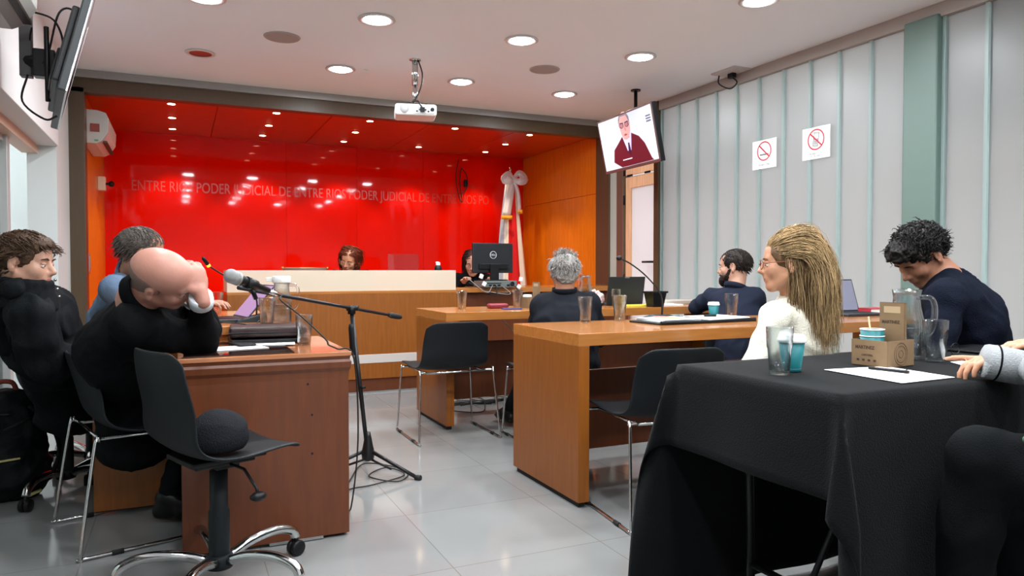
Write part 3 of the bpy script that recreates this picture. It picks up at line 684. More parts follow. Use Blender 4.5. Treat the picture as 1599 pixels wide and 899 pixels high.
def hand_sdf(sd, wst, d, n, side, curl=.5, k=1, spread=.0, fist=False, point=False):
    """d: towards the knuckles, n: out of the palm, side: +1 if the thumb lies at n x d"""
    d = d.normalized(); n = (n-d*n.dot(d)).normalized(); l = n.cross(d)*side
    w_ = V3(wst); A = (l, d, n)
    sd.cap(w_-d*.03, .026*k, w_+d*.01, .024*k, .02)
    sd.ell(w_+d*.05*k, [.042*k, .054*k, .0165*k], A, .012)
    for i in range(4):
        b = w_+d*(.088-.003*abs(i-1))*k+l*(.031-.0205*i)*k; ln = (.076, .084, .078, .06)[i]*k; cu = curl if not (point and i == 0) else .08
        dd = (d+l*spread*(1.5-i)).normalized(); p = b; ang = 0
        sd.cap(b-dd*.02*k, .0098*k, b, .0102*k, .008)
        for j, fr in enumerate((.45, .31, .24)):
            ang += cu*(1.15, 1.3, .8)[j]; q = p+(dd*cos(ang)+n*sin(ang))*ln*fr
            sd.cap(p, (.0098-.0008*j)*k, q, (.0092-.0010*j)*k, .003); p = q
    b = w_+d*.022*k+l*.030*k; p1 = b+(l*.62+d*.70+n*.30).normalized()*.040*k; p2 = p1+(l*.28+d*.85+n*.40).normalized()*.030*k; p3 = p2+(d*.9+n*.4).normalized()*.022*k
    sd.cap(b, .0145*k, p1, .0120*k, .012); sd.cap(p1, .0115*k, p2, .0105*k, .004); sd.cap(p2, .0105*k, p3, .0085*k, .004)
SKINS = {}
def skin(name, c, rough=.5): return mat(name, c, rough, var=.06, vscale=14, bump=.06, bscale=180, sss=.05)
def fabric(name, c, rough=.85, sheen=.15, b=.35, sc=320): return mat(name, c, rough, bump=b, bscale=sc, sheen=0, spec=.1, var=.05, vscale=5)
M_EYE = mat('eye_white', (225, 220, 214), .2); M_IRIS = mat('iris_dark', (50, 34, 24), .15)
def lerp(a, b, t): return V3(a)*(1-t)+V3(b)*t
def strands(name, h, m, parent, origin, n, root, flow, length, rad=.0016, seed=1, lift=.004, fall=.5, jitter=.3, seg=8, floor=None, hug=.35, thick=(.082, .103, .088), cen=(0, -.012, .034)):
    """hair locks over the scalp; root(l) says where hair grows, flow(l) the combing direction (both in head axes)"""
    r_ = random.Random(seed); mb = MB(); c0 = Vector(cen); ab = Vector(thick)
    made = 0; tries = 0
    while made < n and tries < n*30:
        tries += 1
        d = Vector((r_.gauss(0, 1), r_.gauss(0, 1), r_.gauss(0, 1))).normalized(); l = Vector((d.x*ab.x, d.y*ab.y, d.z*ab.z))+c0
        if not root(l, r_): continue
        made += 1; L = length(l, r_) if callable(length) else length*r_.uniform(.7, 1.1); st = L/seg; pts = [l*.985]; p = l; v = None
        for i in range(seg):
            q = p-c0; nrm = Vector((q.x/ab.x**2, q.y/ab.y**2, q.z/ab.z**2)).normalized(); f = flow(p, r_)
            f = f+Vector((r_.uniform(-1, 1), r_.uniform(-1, 1), r_.uniform(-1, 1)))*jitter
            e = math.sqrt((q.x/ab.x)**2+(q.y/ab.y)**2+(q.z/ab.z)**2)
            if e < 1.10: f = f-nrm*f.dot(nrm)*(.9 if f.dot(nrm) < 0 else hug)
            f = f.normalized(); v = f if v is None else (v*.45+f*.55).normalized(); p = p+v*st
            q = p-c0; e = math.sqrt((q.x/ab.x)**2+(q.y/ab.y)**2+(q.z/ab.z)**2)
            if e < 1.0: p = c0+q/e*(1.0+.012*r_.random())
            pts.append(p+nrm*lift*r_.random())
        W_ = [h(*x) for x in pts]; rr = [rad*h.k*(1-.75*(i/seg)**2) for i in range(len(W_))]
        mb.tube(W_, rr, 4, cap=False)
    o = mb.build(name, m, parent, origin=None); 
    for v in o.data.vertices: v.co -= Vector(origin)
    return o
def glasses(h, parent, org, m, frame_r=.0016):
    mb = MB()
    for s in (-1, 1):
        c = (s*.033, .108, .0); pts = [h(c[0]+.026*cos(a), c[1]-.006*abs(cos(a)) if s*cos(a) > 0 else c[1], c[2]+.019*sin(a)) for a in [2*pi*i/20 for i in range(21)]]
        mb.tube(pts, frame_r, 6, cap=False); mb.tube([h(s*.058, .100, .006), h(s*.076, .07, .008), h(s*.083, .0, .008), h(s*.082, -.022, -.006)], frame_r, 6)
    mb.tube([h(-.008, .110, .002), h(0, .113, .004), h(.008, .110, .002)], frame_r, 6)
    o = mb.build('glasses', m, parent)
    for v in o.data.vertices: v.co -= Vector(org)
    return o
def mkmb(mb, name, m, parent, org, **k):
    mb.v = [tuple(Vector(p)-Vector(org)) for p in mb.v]; return mb.build(name, m, parent, **k)
def person(label, base, h, J, skin_m, top_m, leg_m, fem=False, neck_r=.055, bulk=1.0, vox=.0068, top='jacket', hands=(), shoe_m=None, wr=.006, hairline=None, collar=None, toplen=.06, sleeve=1.0, eyes=True, wsc=9, brows=None, lips=(166, 96, 84)):
    t = thing('person', label, 'person', base); org = V3(base)
    g = {k: V3(v) for k, v in J.items()}
    rx = (g['shr']-g['shl']).normalized(); hr = g.get('hipr', rx); hr = V3((hr.x, hr.y, 0)).normalized() if 'hipr' in g else V3((rx.x, rx.y, 0)).normalized()
    up = (g['neck']-g['chest']).normalized(); b = bulk; fs = .88 if fem else 1
    waist = g.get('waist', lerp(g['hip'], g['chest'], .5))
    shc = lerp(g['shl'], g['shr'], .5)
    def torso(sd, e, k=.035):
        sd.sec(g['hip'], ((.165*b+e), (.115*b+e)), waist, ((.148*b*fs+e), (.108*b+e)), hr, k)
        sd.sec(waist, ((.148*b*fs+e), (.108*b+e)), g['chest'], ((.165*b*fs+e), (.115*b+e)), rx, k)
        sd.sec(g['chest'], ((.165*b*fs+e), (.115*b+e)), lerp(g['chest'], shc, .75), ((.155*b*fs+e), (.098*b+e)), rx, k)
        sd.sec(lerp(g['chest'], shc, .8), (.14*b*fs+e, .09*b+e), lerp(shc, g['neck'], .75), (.065+e*.6, .055+e*.6), rx, .05)
        for s in 'lr': sd.cap(lerp(shc, g['sh'+s], .3), .062*b*fs+e*.7, g['sh'+s], .054*b*fs+e*.8, .04)
    def arms(sd, e, upto=1.0, k=.03, rf=1):
        for s in 'lr':
            S_, E_, W_ = g['sh'+s], g['el'+s], g['wr'+s]
            sd.cap(S_, (.050*b*fs+e), lerp(S_, E_, .5), (.046*b*fs+e), .04); sd.cap(lerp(S_, E_, .5), (.046*b*fs+e), E_, (.038*b*fs+e), k)
            sd.cap(E_, (.038*b*fs+e), lerp(E_, W_, .35), (.039*b*fs+e), k); Wc = lerp(E_, W_, upto); sd.cap(lerp(E_, W_, .35), .039*b*fs+e, Wc, .026*fs+e*.8, k)
    def legs(sd, e, to=1.0, k=.03):
        for s, q in (('l', -1), ('r', 1)):
            hj = g['hip']+hr*.085*q; K_, A_ = g['kn'+s], g['an'+s]
            sd.cap(hj, .085*b+e, lerp(hj, K_, .6), .068*b+e, .04); sd.cap(lerp(hj, K_, .6), .068*b+e, K_, .052*b+e, k)
            sd.cap(K_, .052*b+e, lerp(K_, A_, .35), .052*b+e, k); sd.cap(lerp(K_, A_, .35), .052*b+e, lerp(K_, A_, to), .034+e, k)
    body = SD(vox); torso(body, -.018); arms(body, -.008); legs(body, -.014); head_sdf(body, h, fem, lerp(g['neck'], g['chest'], .1), neck_r)
    for s, q in (('l', -1), ('r', 1)):
        spec = dict(hands).get(s, {})
        fd = g['fw'+s] if 'fw'+s in g else (g['kn'+s]-g['hip']).normalized(); A_ = g['an'+s]
        body.cap(A_, .036, A_+V3((fd.x, fd.y, 0)).normalized()*.13+Vector((0, 0, -.05)), .03, .02)
        dv = V3(spec.get('d', (g['wr'+s]-g['el'+s]))); nv = V3(spec.get('n', (0, 0, -1)))
        hand_sdf(body, g['wr'+s]+(g['wr'+s]-g['el'+s]).normalized()*.02, dv, nv, spec.get('side', 1), spec.get('curl', .4), .97 if not fem else .88, spec.get('spread', .06), point=spec.get('point', False))
    M_LIP = mat('lips_%d' % lips[0], lips, .45)
    def pick(Cn):
        L = h.loc(Cn); return ((np.abs(L[:, 0]) < .021*(1-np.abs(L[:, 2]+.0605)/.02)) & (np.abs(L[:, 2]+.0605) < .0095) & (L[:, 1] > .085)).astype(int)
    o = soft('body', body, [skin_m, M_LIP], t, org, smooth=1, pick=pick)
    # clothing
    tp = SD(.0095); torso(tp, .008 if top != 'coat' else .022); arms(tp, .010 if top != 'coat' else .020, sleeve, k=.03 if top != 'coat' else .05)
    if toplen:
        dn = (g['hip']-waist).normalized(); tp.sec(g['hip'], (.175*b, .125*b), g['hip']+V3((0, 0, -1))*toplen, (.18*b, .13*b), hr, .03)
    ndir = (h(0, -.02, -.06)-g['neck']).normalized()
    if top in ('jacket',):   # open at the neck
        tp.cap(g['neck']+ndir*.05, neck_r*.98, g['neck']+ndir*.16, neck_r*1.25, .008, True)
        fr = h.f; tf = rx.cross(up)*-1
    elif top in ('sweater', 'shirt', 'coat'):
        tp.cap(g['neck']+ndir*(.045 if top != 'coat' else .06), neck_r*.94, g['neck']+ndir*.16, neck_r*1.2, .008, True)
    nm = {'jacket': 'jacket', 'sweater': 'sweater', 'shirt': 'shirt', 'coat': 'coat'}[top]
    soft(nm, tp, top_m, t, org, wr=wr, wsc=wsc, smooth=2, stretch=(1, 1, .8))
    tr = SD(.0105); tr.sec(g['hip'], (.155*b, .11*b), waist, (.13*b, .09*b), hr, .03); legs(tr, .012, 1.03)
    soft('trousers', tr, leg_m, t, org, wr=.005, wsc=8, smooth=2)
    if shoe_m:
        for s, q in (('l', -1), ('r', 1)):
            A_ = g['an'+s]; fd = g['fw'+s] if 'fw'+s in g else V3((g['kn'+s].x-g['hip'].x, g['kn'+s].y-g['hip'].y, 0)); fd = V3((fd.x, fd.y, 0)).normalized()
            z0 = A_.z-.085; B = V3((A_.x, A_.y, z0))
            sh = SD(.0065); sh.sec(B+fd*-.035+Vector((0, 0, .035)), (.036, .034), B+fd*.06+Vector((0, 0, .038)), (.040, .036), Vector((-fd.y, fd.x, 0)), .02)
            sh.sec(B+fd*.06+Vector((0, 0, .034)), (.042, .030), B+fd*.165+Vector((0, 0, .026)), (.036, .022), Vector((-fd.y, fd.x, 0)), .02); sh.cap(B+Vector((0, 0, .05)), .042, A_, .046, .02).cap(A_, .042, A_+fd*.13+Vector((0, 0, -.05)), .036, .02)
            soft('shoe', sh, shoe_m, t, org, smooth=1)
    if eyes:
        for s in (-1, 1):
            mb = MB(); mb.ball(h(s*.031, .0795, .001)-org, .0118*h.k, 12, mi=0); mb.ball(h(s*.031, .0885, -.001)-org, .0048*h.k, 8, mi=1)
            mb.build('eye', [M_EYE, M_IRIS], t)
            lid = SD(.0028); lid.ell(h(s*.031, .0835, .0065), h.R(.0155, .0095, .0070), h.A, .003); lid.ell(h(s*.031, .081, -.007), h.R(.0145, .009, .0045), h.A, .003)
            soft('eyelid', lid, skin_m, t, org, smooth=1)
    if brows:
        for s in (-1, 1): MB().tube([h(s*.014, .095, .022)-org, h(s*.03, .096, .027)-org, h(s*.048, .083, .022)-org], [.003*h.k, .0042*h.k, .002*h.k], 6, sq=.7).build('eyebrow', brows, t)
    return t, g, org
def shirt_collar(t, org, h, g, m, r=.064, hh=.035, open_=.18, up_=.035):
    """band of a shirt collar round the neck"""
    ax = (h(0, -.022, -.062)-g['neck']).normalized(); c = g['neck']+ax*up_; f = (h.f-ax*h.f.dot(ax)).normalized(); l = ax.cross(f); G = []
    for z in (-.02, 0, hh, hh*1.02, hh*.6, -.01):
        rr = r*(1.0 if z in (-.02, 0, hh) else 1.13); a0 = open_
        G.append([c+ax*z+(f*cos(a)+l*sin(a))*rr*(1+.08*cos(a)) - org for a in [a0+(2*pi-2*a0)*i/28 for i in range(29)]])
    MB().grid(G).build('shirt_collar', m, t, solid=.003)
def cap_hair(name, h, m, t, org, prims, cuts, vox=.0045, wr=.003, wsc=70, stretch=(1, 1, 1), smooth=1, bumpdir=None):
    sd = SD(vox)
    for c, r in prims: sd.ell(h(*c), h.R(*r), h.A, .015)
    for c, r in cuts: sd.ell(h(*c), h.R(*r), h.A, .008, True)
    return soft(name, sd, m, t, org, wr=wr, wsc=wsc, smooth=smooth, stretch=stretch)

SK_PALE = skin('skin_pale', (184, 138, 116)); SK_ROSY = skin('skin_rosy', (178, 124, 108), .45); SK_TAN = skin('skin_tan', (158, 108, 84)); SK_WARM = skin('skin_warm', (190, 136, 106))
F_BLACK = fabric('black_wool', (11, 12, 14)); F_COAT = fabric('black_coat_cloth', (15, 17, 20), .7); F_CHAR = fabric('charcoal_suit', (26, 28, 34)); F_NAVY = fabric('navy_knit', (15, 19, 32), b=.5, sc=200)
F_SLATE = fabric('slate_jacket', (32, 36, 50)); F_BLUE = fabric('grey_blue_shirt', (100, 118, 142), .75); F_CREAM = fabric('cream_knit', (214, 208, 192), b=.5, sc=180); F_GREY = fabric('light_grey_sweatshirt', (156, 158, 160), .9, b=.5, sc=240)
F_TROU = fabric('dark_trousers', (13, 14, 17)); F_WHITE = fabric('white_shirt', (226, 228, 234), .7, b=.1); M_SHOE = mat('black_shoe', (14, 14, 15), .35, spec=.3)
def hairm(name, c, var=.25): return mat(name, c, .42, var=var, vscale=30, bump=.5, bscale=220, stretch=(1, 1, .3), spec=.22)
def zmin(y): return -.065 if y < -.035 else (-.065+(y+.035)/.05*.08 if y < .015 else (.015+(y-.015)/.06*.055 if y < .075 else .07))
def full_root(l, r_): return l.z > zmin(l.y) and not (abs(l.x) > .06 and -.03 < l.y < .03 and l.z < .025)
CUTS = [((0, .108, -.045), (.102, .078, .118)), ((.094, .004, -.012), (.030, .030, .044)), ((-.094, .004, -.012), (.030, .030, .044)), ((0, .01, -.165), (.13, .16, .085))]

# ---- man with the shaved head, leaning on the near left table
h = Head(P(253, 435, 2.52), I(.86, -.42, -.28), I(.34, .62, .66), 1.0)
J = dict(hip=P(214, 634, 3.0), waist=P(208, 588, 2.93), chest=P(184, 537, 2.76), neck=P(216, 460, 2.57), shr=P(203, 506, 2.50), shl=P(258, 484, 2.84),
         elr=P(318, 538, 2.76), wrr=P(314, 464, 2.56), ell=P(325, 515, 2.96), wrl=P(300, 462, 2.74), knr=P(325, 612, 3.10), knl=P(335, 605, 3.35), anr=P(262, 778, 3.02), anl=P(282, 765, 3.25), fwr=RT, fwl=RT, hipr=-FW)
t, g, org = person('man with a shaved head in a dark suit, hand on his brow', (J['hip'].x, J['hip'].y, 0), h, J, SK_ROSY, F_BLACK, F_TROU, top='jacket', shoe_m=M_SHOE, toplen=.15, neck_r=.062, bulk=1.05, wr=.008, sleeve=.93,
    hands=(('r', dict(d=I(-.22, .95, .12), n=I(-.8, -.1, -.6), side=-1, curl=.5)), ('l', dict(d=I(-.25, .95, .1), n=I(-.7, -.1, .7), side=1, curl=.45))), brows=hairm('grey_brows', (120, 100, 90)))
shirt_collar(t, org, h, g, F_BLACK, .072, hh=.03, up_=.005)
for s in 'rl':
    a = g['el'+s]; b = g['wr'+s]; mkmb(MB().tube([lerp(a, b, .86), lerp(a, b, .95), lerp(a, b, 1.03)], [.041, .042, .040], 20), 'shirt_cuff', F_WHITE, t, org)

sb = SD(.005); sb.ell(h(0, -.014, .024), h.R(.0785, .0995, .074), h.A, .01).cap(h(0, -.03, -.05), .056, h(0, -.045, -.085), .056, .03)
sb.ell(h(0, .0, .105), h.R(.12, .14, .062), h.A, .006, True).ell(h(0, .10, -.0), h.R(.11, .095, .16), h.A, .006, True).ell(h(.094, .004, -.008), h.R(.03, .028, .042), h.A, .004, True).ell(h(-.094, .004, -.008), h.R(.03, .028, .042), h.A, .004, True).ell(h(0, 0, -.17), h.R(.14, .16, .08), h.A, .006, True)
soft('shaved_hair', sb, mat('stubble', (118, 92, 84), .7, bump=.4, bscale=500, var=.1, vscale=90), t, org, smooth=1)

# ---- young man far left in a black coat
h = Head(P(39, 411, 2.86), I(.985, -.10, -.12), I(.08, 1, .0), .99)
J = dict(hip=P(112, 604, 3.35), waist=P(92, 570, 3.22), chest=P(66, 525, 3.05), neck=P(43, 452, 2.93), shr=P(46, 490, 2.79), shl=P(78, 480, 3.12),
         elr=P(72, 572, 2.84), wrr=P(132, 560, 3.02), ell=P(118, 555, 3.3), wrl=P(112, 548, 3.05), knr=P(215, 600, 3.42), knl=P(235, 592, 3.66), anr=P(205, 728, 3.45), anl=P(226, 716, 3.68), fwr=RT, fwl=RT, hipr=-FW)
t, g, org = person('young brown-haired man in a black high-collared coat, leaning back at far left', (J['hip'].x, J['hip'].y, 0), h, J, SK_PALE, F_COAT, F_TROU, top='coat', shoe_m=M_SHOE, toplen=.12, wr=.016,
    hands=(('r', dict(n=(0, 0, -1), side=-1)), ('l', dict(n=(0, 0, -1), side=1))), brows=hairm('dark_brown_hair', (58, 42, 32)), wsc=7)
HB = hairm('brown_hair', (72, 52, 38))
cap_hair('hair', h, HB, t, org, [((0, -.018, .038), (.088, .108, .090)), ((0, .045, .075), (.062, .058, .042))], CUTS)
strands('hair_locks', h, HB, t, org, 420, full_root, lambda p, r_: Vector((p.x*3, .55 if p.z > .05 else -.5, -.25)), .055, .0026, 3, .006, thick=(.088, .110, .094))
sh = SD(.008)   # standing collar and hood
c0 = h(0, .0, -.085)
for i in range(20):
    a = 2*pi*i/20; p = c0+h.f*cos(a)*.092+h.r*sin(a)*.085; p2 = c0+Vector((0, 0, -.085))+h.f*cos(a)*.112+h.r*sin(a)*.10
    a2 = 2*pi*(i+1)/20; q = c0+h.f*cos(a2)*.092+h.r*sin(a2)*.085
    sh.cap(p+Vector((0, 0, .012)), .012, p2, .016, .02); sh.cap(p+Vector((0, 0, .012)), .012, q+Vector((0, 0, .012)), .012, .01)
soft('coat_collar', sh, F_COAT, t, org, wr=.003, wsc=14)
sh = SD(.009); sh.chain([P(22, 452, 2.78), P(8, 475, 2.9), P(6, 515, 2.95), P(14, 545, 2.92)], [.05, .06, .07, .035], .05); sh.cap(P(20, 450, 3.05), .05, P(5, 500, 3.05), .07, .06)
soft('hood', sh, F_COAT, t, org, wr=.012, wsc=8)
mkmb(MB().tube(spline([P(16, 525, 2.8), P(17, 545, 2.78), P(22, 565, 2.78)], 4), .004, 6), 'drawstring', F_BLACK, t, org)
sn = MB()
for y in (437, 451, 463): sn.ball(P(86+(y-437)*.25, y, 2.80), .006, 10)
mkmb(sn, 'snap_buttons', M_CHROME, t, org)

# ---- man in a grey-blue shirt
h = Head(P(221, 394, 3.42), I(.84, -.14, -.52), I(.12, 1, .1), .96)
J = dict(hip=P(182, 575, 3.78), waist=P(184, 535, 3.72), chest=P(190, 490, 3.62), neck=P(203, 432, 3.5), shr=P(180, 450, 3.34), shl=P(232, 442, 3.66),
         elr=P(228, 500, 3.33), wrr=P(283, 482, 3.42), ell=P(275, 490, 3.72), wrl=P(318, 478, 3.62), knr=P(295, 600, 3.75), knl=P(310, 592, 3.95), anr=P(290, 720, 3.78), anl=P(300, 712, 3.98), fwr=RT, fwl=RT, hipr=-FW)
t, g, org = person('man with dark greying hair in a grey-blue shirt, seated behind the shaved-headed man', (J['hip'].x, J['hip'].y, 0), h, J, SK_TAN, F_BLUE, F_TROU, top='shirt', shoe_m=M_SHOE, toplen=.03, wr=.008, sleeve=.95,
    hands=(('r', dict(n=(0, 0, -1), side=-1, curl=.3)), ('l', dict(n=(0, 0, -1), side=1, curl=.3))))
HG = hairm('greying_dark_hair', (78, 70, 64))
cap_hair('hair', h, HG, t, org, [((0, -.016, .036), (.082, .105, .087))], CUTS)
strands('hair_locks', h, HG, t, org, 420, full_root, lambda p, r_: Vector((p.x*2, .3 if p.z > .07 else -.4, -.5)), .035, .0022, 5, .003, thick=(.082, .106, .090))
shirt_collar(t, org, h, g, F_BLUE, .066)

# ---- grey-haired man seen from behind
h = Head(P(881, 425, 4.38), I(-.10, -.10, -1), I(.02, 1, -.05), 1.0)
J = dict(hip=P(886, 566, 4.28), waist=P(885, 540, 4.27), chest=P(883, 505, 4.32), neck=P(882, 458, 4.36), shl=P(846, 477, 4.38), shr=P(921, 474, 4.38),
         ell=P(834, 530, 4.52), wrl=P(850, 480, 4.72), elr=P(934, 528, 4.52), wrr=P(915, 479, 4.72), knl=P(838, 562, 4.72), knr=P(912, 562, 4.76), anl=P(796, 640, 4.86), anr=P(905, 640, 4.92), fwl=I(-.4, 0, -.8), fwr=-I(0, 0, 1), hipr=RT)
t, g, org = person('grey-haired man in a dark jacket seen from behind', (J['hip'].x, J['hip'].y, 0), h, J, SK_TAN, F_CHAR, F_TROU, top='jacket', shoe_m=M_SHOE, toplen=.08, wr=.006, bulk=1.08,
    hands=(('l', dict(n=(0, 0, -1), side=1)), ('r', dict(n=(0, 0, -1), side=-1))))
HS = hairm('silver_hair', (150, 146, 142)); 
cap_hair('hair', h, HS, t, org, [((0, -.016, .034), (.081, .103, .085)), ((0, -.07, -.02), (.066, .036, .06))], CUTS, wr=.006, wsc=40)
strands('hair_locks', h, HS, t, org, 700, full_root, lambda p, r_: Vector((p.x*4+r_.uniform(-.4, .4), -.4, -.5 if p.z < .09 else .3)), .042, .0024, 8, .008, jitter=.6, thick=(.081, .102, .085))
shirt_collar(t, org, h, g, F_CHAR, .066, hh=.02, up_=.012)

# ---- bearded man
h = Head(P(1147, 417, 5.0), I(-.86, -.06, -.5), I(-.02, 1, 0), 1.0)
J = dict(hip=P(1152, 545, 4.85), waist=P(1150, 522, 4.86), chest=P(1148, 498, 4.92), neck=P(1148, 452, 4.97), shl=P(1113, 464, 5.05), shr=P(1179, 464, 4.90),
         ell=P(1086, 480, 5.18), wrl=P(1094, 473, 5.42), elr=P(1192, 520, 4.98), wrr=P(1165, 480, 5.2), knl=P(1115, 535, 5.25), knr=P(1160, 540, 5.25), anl=P(1112, 620, 5.3), anr=P(1160, 620, 5.3), fwl=-I(0, 0, 1), fwr=-I(0, 0, 1))
t, g, org = person('dark-bearded man in a slate jacket, turned left, at the far desk', (J['hip'].x, J['hip'].y, 0), h, J, SK_PALE, F_SLATE, F_TROU, top='jacket', shoe_m=M_SHOE, toplen=.08, wr=.006,
    hands=(('l', dict(n=(0, 0, -1), side=1)), ('r', dict(n=(0, 0, -1), side=-1))), brows=hairm('black_brown_hair', (34, 27, 24)))
HD = MATS['black_brown_hair']
cap_hair('hair', h, HD, t, org, [((0, -.016, .036), (.083, .105, .088))], CUTS)
strands('hair_locks', h, HD, t, org, 350, full_root, lambda p, r_: Vector((p.x*2, -.3, -.5)), .03, .0024, 5, .003, thick=(.083, .106, .090))
bd = SD(.004); bd.ell(h(0, .052, -.078), h.R(.056, .054, .046), h.A, .01).ell(h(0, .085, -.098), h.R(.030, .026, .032), h.A, .02)
bd.cap(h(-.066, .02, -.02), .010, h(-.05, .04, -.06), .018, .02).cap(h(.066, .02, -.02), .010, h(.05, .04, -.06), .018, .02).cap(h(-.02, .099, -.047), .006, h(.02, .099, -.047), .006, .01)
bd.ell(h(0, .115, -.061), h.R(.020, .016, .006), h.A, .004, True)
soft('beard', bd, HD, t, org, wr=.004, wsc=60, smooth=1)
shirt_collar(t, org, h, g, F_SLATE, .066, hh=.022, up_=.012)

# ---- blonde woman
h = Head(P(1231, 412, 2.90), I(-.96, -.03, -.26), I(-.02, 1, .0), .98)
J = dict(hip=P(1262, 625, 2.95), waist=P(1256, 580, 2.93), chest=P(1246, 535, 2.93), neck=P(1238, 462, 2.93), shl=P(1212, 496, 2.80), shr=P(1254, 488, 3.07),
         ell=P(1176, 575, 2.72), wrl=P(1160, 668, 2.78), elr=P(1215, 560, 3.2), wrr=P(1205, 622, 3.16), knl=P(1160, 600, 3.25), knr=P(1180, 592, 3.4), anl=P(1160, 745, 3.3), anr=P(1180, 735, 3.45), fwl=I(-.7, 0, -.7), fwr=I(-.7, 0, -.7))
t, g, org = person('woman with long blonde hair and glasses in a cream sweater', (J['hip'].x, J['hip'].y, 0), h, J, SK_WARM, F_CREAM, F_TROU, fem=True, top='sweater', shoe_m=M_SHOE, toplen=.05, neck_r=.046, wr=.008,
    hands=(('l', dict(n=(0, 0, -1), side=1)), ('r', dict(n=(0, 0, -1), side=-1))), brows=hairm('dark_blonde_brow', (120, 92, 64)))
HBL = hairm('blonde_hair', (160, 132, 94), .4); HBD = hairm('brown_under_hair', (104, 78, 54), .4)
cap_hair('hair', h, HBD, t, org, [((0, -.022, .036), (.088, .112, .090)), ((0, -.095, -.06), (.075, .045, .12)), ((0, -.105, -.17), (.085, .040, .12)), ((0, -.11, -.27), (.075, .030, .11))],
    [((0, .112, -.045), (.106, .078, .122)), ((.094, .022, -.02), (.024, .026, .05)), ((-.094, .022, -.02), (.024, .026, .05))], wr=.006, wsc=22, stretch=(1, 1, .25))
def blroot(l, r_): return l.z > zmin(l.y)+(.0 if l.y < 0 else .0)
def fl(p, r_):
    if p.z > .02 and p.y > -.08: return Vector((-p.x*1.2, -1, .0 if p.y > -.03 else -.6))
    return Vector((p.x*.3+.10*sin(p.z*38), -.10 if p.z > -.02 else -.0, -1))
strands('blonde_locks', h, HBL, t, org, 2200, blroot, fl, lambda l, r_: r_.uniform(.30, .46), .0014, 11, .010, jitter=.26, hug=.8, seg=12, thick=(.090, .115, .093), cen=(0, -.022, .036))
strands('brown_locks', h, HBD, t, org, 1200, lambda l, r_: l.z > zmin(l.y) and l.z < .06 and l.y < .02, fl, lambda l, r_: r_.uniform(.22, .44), .0015, 12, .012, jitter=.28, hug=.8, seg=12, thick=(.089, .113, .092), cen=(0, -.022, .036))
cp = MB().tube(spline([h(-.03, -.125, .055), h(-.01, -.142, .045), h(.02, -.142, .045), h(.035, -.125, .055)], 4), .009, 8)
for i in range(5): cp.tube([h(-.025+.012*i, -.138, .05), h(-.028+.013*i, -.135, .02)], [.004, .002], 6)
mkmb(cp, 'hair_clip', mat('tortoise_clip', (96, 52, 48), .3), t, org)
glasses(h, t, org, mat('amber_frame', (120, 62, 40), .25))

# ---- young man with bowed head
h = Head(P(1437, 398, 2.95), I(-.70, -.68, .10), I(-.62, .72, .25), 1.02)
J = dict(hip=P(1525, 612, 3.02), waist=P(1528, 560, 3.0), chest=P(1512, 497, 2.95), neck=P(1474, 425, 2.93), shl=P(1478, 466, 2.74), shr=P(1478, 448, 3.10),
         ell=P(1462, 560, 2.66), wrl=P(1408, 590, 2.82), elr=P(1460, 545, 3.2), wrr=P(1405, 580, 3.05), knl=P(1385, 610, 2.9), knr=P(1385, 602, 3.1), anl=P(1370, 740, 2.95), anr=P(1370, 735, 3.15), fwl=-RT, fwr=-RT, hipr=-FW)
t, g, org = person('young man with dark curly hair in a navy sweater, head bowed', (J['hip'].x, J['hip'].y, 0), h, J, SK_TAN, F_NAVY, F_TROU, top='sweater', shoe_m=M_SHOE, toplen=.07, wr=.008, bulk=1.1, eyes=False,
    hands=(('l', dict(n=(0, 0, -1), side=1)), ('r', dict(n=(0, 0, -1), side=-1))), brows=hairm('near_black_hair', (20, 16, 15)))
HK = MATS['near_black_hair']
cap_hair('hair', h, HK, t, org, [((0, -.014, .038), (.086, .108, .090)), ((0, .06, .078), (.062, .050, .042)), ((0, .090, .066), (.045, .026, .026)), ((0, -.08, -.01), (.06, .036, .05))], [((0, .112, -.052), (.102, .072, .112))]+CUTS[1:], wr=.010, wsc=30)
strands('hair_locks', h, HK, t, org, 520, full_root, lambda p, r_: Vector((p.x*4+r_.uniform(-1, 1), .5 if p.z > .03 else -.3, r_.uniform(-.6, .4))), .045, .0024, 8, .008, jitter=.9, hug=.7, thick=(.086, .108, .091))

# ---- person at the right edge: only an arm and knee in view
h = Head(P(1735, 352, 1.62), I(-.9, -.25, -.3), I(-.05, 1, .05), 1.0)
J = dict(hip=P(1790, 800, 1.45), waist=P(1785, 700, 1.47), chest=P(1765, 600, 1.50), neck=P(1745, 440, 1.58), shl=P(1700, 505, 1.42), shr=P(1765, 485, 1.76),
         ell=P(1690, 600, 1.62), wrl=P(1592, 572, 1.90), elr=P(1740, 585, 2.0), wrr=P(1655, 545, 2.12), knl=P(1530, 712, 1.62), knr=P(1620, 730, 1.85), anl=P(1490, 1010, 1.70), anr=P(1590, 980, 1.75), fwl=-RT, fwr=-RT, hipr=-FW)
t, g, org = person('person at the right edge in grey sleeves and dark trousers, hand pointing', (J['hip'].x, J['hip'].y, 0), h, J, SK_WARM, F_GREY, fabric('black_jeans', (11, 13, 15), .85), top='sweater', shoe_m=M_SHOE, toplen=.05, wr=.010, sleeve=.94, vox=.0062,
    hands=(('l', dict(d=I(-1, .16, -.2), n=I(-.05, -1, 0), side=1, curl=.5, point=True)), ('r', dict(d=I(-1, .08, -.1), n=(0, 0, -1), side=-1, curl=.25))), brows=HB)
cap_hair('hair', h, HB, t, org, [((0, -.016, .036), (.084, .106, .089))], CUTS)
ax_ = lerp(g['knl'], g['hip'], .24); pm = MB()
